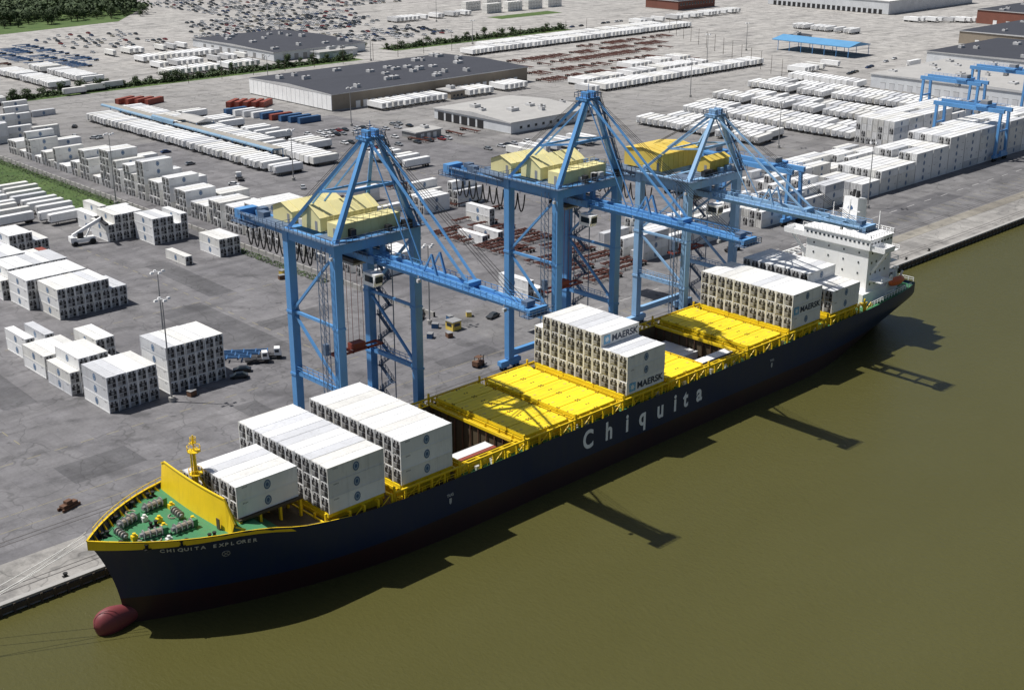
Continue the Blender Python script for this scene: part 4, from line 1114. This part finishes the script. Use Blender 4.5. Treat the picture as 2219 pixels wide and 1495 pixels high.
for k in range(n+1):
    t = k/n; y = lerp(-5.2, -28.2, t); x = 18.4-.5*math.sin(math.pi*t)
    top = 19.2
    if t < .05: top = 18.6
    if t > .9: top = lerp(19.0, 15.3, (t-.9)/.1)
    c = ((x, y, FD), (x+.6, y, top))
    if prev:
        br.face([prev[0], c[0], c[1], prev[1]][::-1], 0)
        br.face([(prev[0][0]+.15, prev[0][1], FD), (c[0][0]+.15, c[0][1], FD), (c[1][0]+.15, c[1][1], c[1][2]), (prev[1][0]+.15, prev[1][1], prev[1][2])], 0)
        br.beam(prev[1], c[1], .3, .22)
    if k % 2 == 0: br.beam((x+.3, y, FD), (x+2.6, y, FD), .15, .3); br.beam((x+2.6, y, FD), (x+.8, y, top-.5), .15, .25)
    prev = c
part(ship, 'breakwater', br, ['yellow'])
dm = MB(); dm.box(17.7, 17.85, -25.6, -24.7, FD+.1, FD+2); part(ship, 'breakwater_door', dm, ['hold'])
fm = MB(); fx, fy = 20.0, -15.2
fm.cyl((fx, fy, FD), (fx, fy, 24.0), .42, 10, 0, .3); fm.cyl((fx, fy, 24.0), (fx, fy, 26.8), .12, 6, 0)
for z, r in ((19.6, 1.2), (23.8, 1.15), (25.4, .5)):
    fm.cyl((fx, fy, z), (fx, fy, z+.12), r, 8, 0)
    for k in range(8):
        a = 2*math.pi*k/8; b2 = 2*math.pi*(k+1)/8
        fm.beam((fx+r*math.cos(a), fy+r*math.sin(a), z), (fx+r*math.cos(a), fy+r*math.sin(a), z+1), .07, .07); fm.beam((fx+r*math.cos(a), fy+r*math.sin(a), z+1), (fx+r*math.cos(b2), fy+r*math.sin(b2), z+1), .07, .07)
for s in (-1, 1): fm.beam((fx+2, fy+2.2*s, FD), (fx, fy+.2*s, 20.5), .25, .25)
fm.beam((fx, fy-1.5, 24.9), (fx, fy+1.5, 24.9), .1, .1)
fm.beam((fx-.6, fy, FD), (fx-.6, fy, 23.8), .3, .1)
part(ship, 'foremast', fm, ['yellow'])
def winch(x, y, rot=0, s=1.0):
    w = MB(); w.box(-1.9, 1.9, -.9, .9, 0, .25, 0)
    w.cyl((-1.5, 0, 1.0), (1.5, 0, 1.0), .5, 10, 1)
    for k in (-1.5, -.5, .5, 1.5): w.cyl((k-.06, 0, 1.0), (k+.06, 0, 1.0), .85, 12, 2)
    w.box(1.7, 2.5, -.5, .5, .2, 1.5, 0); w.cyl((-2.1, 0, 1.0), (-1.6, 0, 1.0), .4, 8, 2)
    mt = Matrix.Translation((x, y, FD)) @ Matrix.Rotation(rot, 4, 'Z') @ Matrix.Scale(s, 4)
    o = MB(); o.add(w, mt); part(ship, 'mooring_winch', o, ['green', 'tan', 'grey'])
winch(7.5, -13.6, .3); winch(8.5, -20.2, -.2); winch(13.5, -11.4, .1); winch(13.3, -21.6, 0); winch(15.2, -16.5, 1.5, .8); winch(4.8, -16.6, 1.57, .8)
for x, y in ((3, -14.5), (3, -19), (6.5, -10.8), (6.3, -23), (11, -7.9), (11, -25.8), (15.5, -6.8), (15.5, -26.9), (10.5, -16.8)):
    b = MB()
    for k in (-.45, .45): b.cyl((x+k, y, FD), (x+k, y, FD+.9), .27, 8, 0); b.cyl((x+k, y, FD+.8), (x+k, y, FD+.95), .36, 8, 0)
    b.box(x-.9, x+.9, y-.4, y+.4, FD+.005, FD+.15, 0); part(ship, 'bollard', b, ['black'])
for x, y, mt in ((10.4, -14, 'white2'), (11.3, -18.8, 'yellow'), (6, -18.7, 'yellow'), (9.7, -23.3, 'white2'), (12, -16, 'yellow'), (16, -13, 'yellow'), (16, -20, 'yellow')):
    b = MB(); b.box(x-.5, x+.5, y-.4, y+.4, FD, FD+.8, 0); b.cyl((x, y, FD+.8), (x, y, FD+1.2), .3, 8, 0); part(ship, 'deck_locker', b, [mt])
for k in range(5):
    b = MB(); x, y = R.uniform(4, 15), R.uniform(-24, -9)
    for j in range(12):
        a, b2 = 2*math.pi*j/12, 2*math.pi*(j+1)/12
        b.beam((x+.8*math.cos(a), y+.8*math.sin(a), FD+.1), (x+.8*math.cos(b2), y+.8*math.sin(b2), FD+.1), .22, .2)
    part(ship, 'rope_coil', b, ['tan'])
# superstructure
ac = MB()
ac.box(207.5, 224, -28.5, -5.5, 8.9, 12.2, 0)
ac.box(210, 221, -27.6, -8.6, 12.2, 23.6, 0)
ac.box(221, 228, -23, -10, 9.8, 20, 0)
for z in (15.1, 18.0, 20.9):
    ac.box(221.1, 225, -27.6, -8.6, z-.1, z, 0); rail(ac, (225, -27.6, z), (225, -8.6, z)); rail(ac, (221.1, -27.7, z), (225, -27.7, z))
ac.box(211.5, 217, -31.2, -27.65, 14.9, 15.1, 0); rail(ac, (211.5, -31.1, 15.1), (217, -31.1, 15.1), 1, 1.2)
ab = part(ship, 'accommodation_block', ac, ['shipw', 'lgrey'])
br2 = MB(); br2.box(209.2, 220, -28.2, -8.0, 23.6, 26.3, 0); br2.box(209.6, 214.5, -32.2, -28.2, 23.5, 23.8, 0); br2.box(209.6, 214.5, -8.0, -1.6, 23.5, 23.8, 0)
for y0, y1 in ((-32.2, -28.2), (-8.0, -1.6)):
    br2.box(209.6, 209.75, y0, y1, 23.8, 24.9, 0); br2.box(214.35, 214.5, y0, y1, 23.8, 24.9, 0)
br2.box(209.6, 214.5, -32.35, -32.2, 23.8, 24.9, 0); br2.box(209.6, 214.5, -1.6, -1.45, 23.8, 24.9, 0)
br2.beam((212, -31.8, 23.4), (212, -27.7, 17), .8, .6); br2.beam((212, -2.4, 23.4), (212, -8.5, 17), .8, .6)
br2.box(208.9, 220.4, -28.5, -7.7, 26.3, 26.5, 0)
rail(br2, (209, -28.4, 26.5), (209, -7.8, 26.5), 1.1, 1.2, .12); rail(br2, (209, -28.4, 26.5), (220.3, -28.4, 26.5), 1.1, 1.2, .12); rail(br2, (220.3, -28.4, 26.5), (220.3, -7.8, 26.5), 1.1, 1.2, .12)
bo2 = part(ship, 'bridge', br2, ['shipw'], parent=ab)
wn = MB()
for k in range(15): wn.box(209.13, 209.21, -27.8+k*1.31, -27.2+k*1.31, 25.0, 25.5, 0)
for k in range(7): wn.box(209.8+k*1.5, 210.6+k*1.5, -28.26, -28.19, 25.0, 25.5, 0)
part(ship, 'bridge_window', wn, ['glass'], parent=ab)
for z in (13.2, 16.1, 19, 21.6):
    w = MB()
    for k in range(4): w.box(209.90, 209.95, -25+k*4.6, -24.6+k*4.6, z+.5, z+1.0, 0)
    for k in range(4): w.box(211.5+k*2.2, 212+k*2.2, -27.66, -27.62, z+.5, z+1.1, 0)
    part(ship, 'porthole_row', w, ['glass'], parent=ab)
fn = MB(); fn.hexa([(221.5, -16, 20), (227, -16, 20), (227, -11, 20), (221.5, -11, 20), (222.2, -15.7, 33), (226.6, -15.7, 32.2), (226.6, -11.4, 32.2), (222.2, -11.4, 33)], 0)
fn.cyl((223.5, -14.6, 32), (223.8, -14.6, 34.6), .5, 8, 1); fn.cyl((225, -12.5, 32), (225.3, -12.5, 34.4), .4, 8, 1)
fo = part(ship, 'funnel', fn, ['shipw', 'dark'])
fe = MB(); fe.face([(222.02, -13.6+.8*math.cos(a), 30.0+.8*math.sin(a)) for a in [2*math.pi*k/14 for k in range(14)]], 0)
part(ship, 'funnel_emblem', fe, ['emb'], parent=fo)
rm = MB(); rm.beam((214, -18, 26.5), (214.6, -18, 34.5), .6, .6, 0, .3, .3); rm.beam((214.6, -21, 31.6), (214.6, -15, 31.6), .25, .25); rm.beam((214, -20, 29.3), (214, -16, 29.3), .7, .15)
for z in (28, 30): rm.box(213.2, 215.4, -19, -17, z, z+.12); rail(rm, (213.2, -19, z), (213.2, -17, z), 1, 1)
part(ship, 'radar_mast', rm, ['shipw'])
for (x, y) in ((218, -25), (218, -11)):
    wa = MB(); wa.beam((x, y, 26.5), (x, y, 32), .18, .18); part(ship, 'whip_antenna', wa, ['shipw'])
for k in range(8):
    wa = MB(); wa.cyl((211+k*1.2, -27+k*2.4, 26.5), (211+k*1.2, -27+k*2.4, 27.3+(k % 3)*.5), .35, 8); part(ship, 'antenna_dome', wa, ['shipw'])
for y in (-29.6, -5.2):
    lb = MB(); rows = []; n2 = 10
    for i in range(9):
        t = i/8; X = 218+7.5*t; r = math.sqrt(max(0.02, 1-(2*t-1)**2))
        rows.append([(X, y+1.2*r*math.sin(2*math.pi*k/n2), 13.2+1.2*r*math.cos(2*math.pi*k/n2)) for k in range(n2)])
    for r in rows: lb.v += r
    for i in range(8):
        for k in range(n2): a = i*n2+k; b = i*n2+(k+1) % n2; lb.f.append((a, b, b+n2, a+n2)); lb.m.append(0)
    part(ship, 'lifeboat', lb, ['orange'])
    dv = MB(); s = 1 if y < -10 else -1
    for x in (219, 224.5): dv.beam((x, y+1.8*s, 9.8), (x, y, 15.4), .35, .5); dv.beam((x, y+1.8*s, 10), (x, y-s, 11.6), .3, .3)
    part(ship, 'lifeboat_davit', dv, ['shipw'])
sg = MB()
for s in (-1, 1): rail(sg, (207, YC+s*14.8, 10), (228, YC+s*13.8, 10.4), 1.1, 1.5, .12)
rail(sg, (231.6, YC-12.4, 10.8), (231.6, YC+12.4, 10.8), 1.1, 1.5, .12)
part(ship, 'stern_railing', sg, ['shipw'])
gg = MB()
for z in (15.6, 17.5): gg.beam((203, -1.2, z), (221, -1.2, z), .35, .35)
gg.beam((203, -4.5, 17.5), (221, -4.5, 17.5), .4, .4)
for k in range(8): gg.beam((203+k*2.3, -1.2, 17.5), (205.3+k*2.3, -1.2, 15.6), .2, .2); gg.beam((203+k*2.3, -4.5, 17.5), (203+k*2.3, -1.2, 17.5), .2, .2)
for x in (207, 217): gg.beam((x, -5, 9), (x, -3, 17.5), .5, .5)
part(ship, 'boarding_gangway', gg, ['shipw'])
cr = MB(); cr.cyl((228.5, -25.2, 9.8), (228.5, -25.2, 14.8), .6, 8); cr.beam((228.5, -25.2, 14.5), (222, -29.5, 17), .5, .6); cr.cyl((229, -22.6, 11.4), (229, -20.6, 11.4), 1.3, 14); cr.box(228.3, 230, -13, -10, 10, 11.6)
part(ship, 'provision_crane', cr, ['shipw'])
for ch, X in zip('Chiquita', (100.0, 106.3, 112.0, 116.9, 122.8, 127.8, 131.4, 136.2)):
    lt = MB(); t = text_mb(ch, 5.6, .02, 1, .16)
    w = max(v[0] for v in t.v)-min(v[0] for v in t.v); cx = min(v[0] for v in t.v)+w/2
    lt.add(t, Matrix.Translation((X, YC-BB-.06, 4.5)) @ Matrix.Rotation(math.pi/2, 4, 'X') @ Matrix.Scale(.80, 4, (1, 0, 0)) @ Matrix.Translation((-cx, 0, 0)))
    part(ship, 'hull_letter', lt, ['letter'])
nm = MB(); X = 8.0
def hp(X, z): ff = (z-WZ)/(zt(X)-WZ); return Vector((X, YC-hb(X, ff), z))
def hullmat4(X, z):
    p = hp(X, z); tx = (hp(X+.5, z)-p).normalized(); tz = (hp(X, z+.8)-p); tz = (tz-tx*tz.dot(tx)).normalized(); nrm = tx.cross(tz)
    return Matrix((( tx.x, tz.x, nrm.x, p.x+nrm.x*.08), (tx.y, tz.y, nrm.y, p.y+nrm.y*.08), (tx.z, tz.z, nrm.z, p.z+nrm.z*.08), (0, 0, 0, 1)))
for ch in 'CHIQUITA EXPLORER':
    if ch != ' ':
        nm.add(text_mb(ch, 1.15, .03, 1, .02), hullmat4(X, zt(X)-2.6))
    X += .88 if ch != 'I' else .6
part(ship, 'bow_name_lettering', nm, ['lgrey'])
th = MB(); mt = hullmat4(17.6, 10.2); tr = MB(); pr = None
for k in range(17):
    a = 2*math.pi*k/16; p = Vector((.65*math.cos(a), .65*math.sin(a), 0))
    if pr is not None: tr.beam(pr, p, .1, .1)
    pr = p
tr.beam((-.45, -.45, 0), (.45, .45, 0), .1, .1); tr.beam((-.45, .45, 0), (.45, -.45, 0), .1, .1)
th.add(tr, mt); part(ship, 'thruster_mark', th, ['grey'])
for X in (62.5, 163.5):
    tg = MB(); t = text_mb('TUG', .8, .02, 1, .02); tg.add(t, Matrix.Translation((X-.85, YC-BB-.06, 6.6)) @ Matrix.Rotation(math.pi/2, 4, 'X'))
    tg.face([(X-.3, YC-BB-.06, 6.2), (X+.3, YC-BB-.06, 6.2), (X+.3, YC-BB-.06, 5.3), (X, YC-BB-.06, 4.9), (X-.3, YC-BB-.06, 5.3)][::-1])
    part(ship, 'tug_marking', tg, ['lgrey'])

for (a, b) in (((-.8, -15.5, 14.6), (-42, 1.2, .6)), ((-.5, -14.6, 14.6), (-30, 1.2, .6)), ((0, -13.6, 14.6), (-48, 1.2, .6)), ((.8, -12.4, 14.6), (-26, 1.2, .6)), ((229, -4, 10.5), (262, 1.2, .6)), ((229, -6, 10.5), (272, 1.2, .6))):
    m = MB(); pr = None
    for k in range(13):
        t = k/12; p = Vector(a).lerp(Vector(b), t)-Vector((0, 0, 2.2*math.sin(math.pi*t)))
        if pr is not None: m.cyl(pr, p, .055, 5)
        pr = p
    single('mooring_line', m, ['white2'], 'pale mooring rope from ship to quay bollard', 'rope', a, 0, 'mooring ropes', True)
for x in list(range(-54, 300, 14)):
    m = MB(); m.cyl((0,0,0), (0,0,.55), .28, 10); m.cyl((0,0,.55), (0,0,.75), .42, 10); m.box(-.5, .5, -.5, .5, 0, .08)
    single('mooring_bollard', m, ['black'], 'black steel mooring bollard on the quay edge', 'bollard', (x, 1.2, .004), 0, 'bollards along the quay edge')

# ------------------------------------------------------------------ yard machines
def tractor(x, y, rot, label='white yard tractor with open rear chassis'):
    root = thing('yard_tractor', label, 'truck', (x, y, 0), 'yard tractors'); root.rotation_euler = (0, 0, rot)
    m = MB(); m.box(-3, 3, -.9, .9, .7, 1.1, 0); m.box(-1.2, -.2, -1.2, 1.2, 1.15, 1.4, 0); part(root, 'frame', m, ['dark'], world=False)
    m = MB(); m.hexa([(1.2,-1.1,1.1),(3,-1.1,1.1),(3,1.1,1.1),(1.2,1.1,1.1),(1.2,-1,2.9),(2.6,-1,2.9),(2.6,1,2.9),(1.2,1,2.9)]); m.box(1.4, 2.4, -1.13, -1.06, 1.9, 2.6, 1); m.box(1.4, 2.4, 1.06, 1.13, 1.9, 2.6, 1); part(root, 'cab', m, ['white', 'glass'], world=False)
    for wx in (-2, 2.2):
        for wy in (-1.2, .85): w = MB(); w.cyl((wx, wy, .5), (wx, wy+.35, .5), .5, 10); part(root, 'wheel', w, ['black'], world=False)
tractor(84, 66, -.5); tractor(88, 66.5, -.6); tractor(160, 306, 1.6); tractor(190, 240, 1.2); tractor(250, 45, 0); tractor(184, 150, 2)
for i in range(3): single('container_chassis', CH, ['chassisb', 'black'], 'blue container chassis parked beside the stack', 'chassis', (79+i*2.8, 72+i*.5, 0), 2.5, 'empty chassis parked in rows')
rs = thing('reach_stacker', 'white reach stacker with raised boom beside containers', 'reach stacker', (103, 197, 0)); rs.rotation_euler = (0, 0, -.2)
m = MB(); m.box(-4, 3.6, -1.6, 1.6, 1.0, 2.2, 0); m.box(-4.4, -2.6, -1.7, 1.7, 1.2, 2.9, 0); part(rs, 'body', m, ['white'], world=False)
m = MB(); m.beam((-3.4, 0, 3.2), (6.5, 0, 7.8), .9, 1.0); m.beam((1, .5, 2.2), (3, .5, 5.6), .4, .4); part(rs, 'boom', m, ['white'], world=False)
m = MB(); m.box(5.9, 7.1, -6, 6, 6.6, 7.2); m.box(6.2, 6.8, -.8, .8, 7.2, 8.2); part(rs, 'spreader', m, ['dark'], world=False)
m = MB(); m.box(-1.8, 0, -.8, .8, 2.2, 4.0, 0); m.box(-.0, .04, -.7, .7, 2.9, 3.8, 0); part(rs, 'cab', m, ['dark'], world=False)
for wx, rr in ((-3, .8), (2.6, 1.0)):
    for wy in (-2.0, 1.2): w = MB(); w.cyl((wx, wy, rr), (wx, wy+.8, rr), rr, 12); part(rs, 'wheel', w, ['black'], world=False)
def forklift(x, y, rot, mt, label):
    f = thing('forklift_truck', label, 'forklift', (x, y, 0)); f.rotation_euler = (0, 0, rot)
    m = MB(); m.box(-1.6, 1.2, -.8, .8, .4, 1.4, 0); m.box(-1.8, -1.0, -.85, .85, .5, 1.7, 0); part(f, 'body', m, [mt], world=False)
    m = MB()
    for a in (-.9, .7):
        for b in (-.7, .7): m.beam((a, b, 1.4), (a, b, 2.5), .1, .1)
    m.box(-1, .8, -.8, .8, 2.5, 2.6); part(f, 'overhead_guard', m, [mt], world=False)
    m = MB()
    for b in (-.4, .4): m.beam((1.35, b, .1), (1.35, b, 2.7), .12, .14); m.box(1.4, 2.8, b-.08, b+.08, .1, .18)
    part(f, 'mast', m, ['dark'], world=False)
    for wx in (-1.2, .8):
        for wy in (-.95, .7): w = MB(); w.cyl((wx, wy, .4), (wx, wy+.25, .4), .4, 10); part(f, 'wheel', w, ['black'], world=False)
forklift(122.5, 26, .2, 'rust', 'small brown loader beside the crane rails')
def pallet(x, y, rot):
    f = thing('equipment_skid', 'rusty steel equipment skid lying on the quay', 'steel skid', (x, y, 0)); f.rotation_euler = (0, 0, rot)
    m = MB(); m.box(-2.2, 2.2, -.15, .15, .1, .6); m.box(-2.2, 2.2, 1.2, 1.5, .1, .6); m.box(-1.8, 1.8, .1, 1.3, .6, 1.1); m.box(-.8, .6, .2, 1.2, 1.1, 1.7); part(f, 'frame', m, ['rust'], world=False)
pallet(14.5, 24.5, .3); pallet(262, 24, .2); pallet(268, 23, 1)
kb = thing('control_booth', 'small yellow and grey booth on the quay', 'booth', (136, 51, 0))
m = MB(); m.box(-1.5, 1.5, -1.5, 1.5, 0, 2.4, 0); m.box(-1.7, 1.7, -1.7, 1.7, 2.4, 2.6, 1); part(kb, 'wall', m, ['cream2', 'grey'], world=False)
m = MB(); m.box(-1.54, -1.5, -1, 1, 1.1, 2, 0); m.box(-1, 1, -1.54, -1.5, 1.1, 2, 0); part(kb, 'window', m, ['glass'], world=False)
for (x, y) in ((131, 47), (133, 55), (127, 50), (61, 58.5), (140, 57), (128, 120), (131, 124), (146, 56), (160, 47), (176, 52), (208, 36), (188, 40)):
    m = MB(); m.box(-.9, .9, -.7, .7, 0, 1.3, 0); m.box(-.95, .95, -.75, .75, 1.3, 1.42, 1); single('waste_skip', m, [R.choice(['rust', 'blueb', 'cream2']), 'grey'], 'small steel skip standing on the yard', 'skip', (x, y, 0), R.uniform(0, 3), 'skips in the yard')
for i in range(7):
    m = MB()
    for a in range(5):
        for b in range(3): m.box(a*3.4, a*3.4+3.1, 0, 6, b*2.6+.05, b*2.6+2.5, 0)
    single('crate_stack', m, ['white2'], 'stack of white crates in the far yard', 'crates', (668+(i % 4)*24, 615+(i//4)*26, 0), 0, 'crate stacks in the far yard')

# ------------------------------------------------------------------ light, sky, camera
sun_dir = Vector((15.5, -19.0, -44.5)).normalized()
sl = bpy.data.lights.new('sun', 'SUN'); sl.energy = 5.0; sl.angle = U(.5); sl.color = (1, .97, .93)
so = bpy.data.objects.new('sun', sl); so.rotation_euler = sun_dir.to_track_quat('-Z', 'Y').to_euler(); link(so)
w = bpy.data.worlds.new('World'); SC.world = w; w.use_nodes = True; nt = w.node_tree
sk = nt.nodes.new('ShaderNodeTexSky'); sk.sky_type = 'NISHITA'; sk.sun_disc = False
sk.sun_elevation = U(61.5); sk.sun_rotation = math.atan2(-15.5, 19.0) % (2*math.pi); sk.air_density = 1.0; sk.dust_density = 2
nt.links.new(sk.outputs[0], nt.nodes['Background'].inputs[0]); nt.nodes['Background'].inputs[1].default_value = .06
cd = bpy.data.cameras.new('camera'); cd.sensor_width = 36; cd.lens = 36*2806/2219; cd.clip_start = 1; cd.clip_end = 20000
co = bpy.data.objects.new('camera', cd); link(co); co.location = CAM
fw_ = Vector((math.cos(TH)*math.cos(PITCH), math.sin(TH)*math.cos(PITCH), -math.sin(PITCH)))
co.rotation_euler = fw_.to_track_quat('-Z', 'Y').to_euler()
SC.camera = co
SC.view_settings.view_transform = 'Standard'; SC.view_settings.look = 'None'; SC.view_settings.exposure = 0
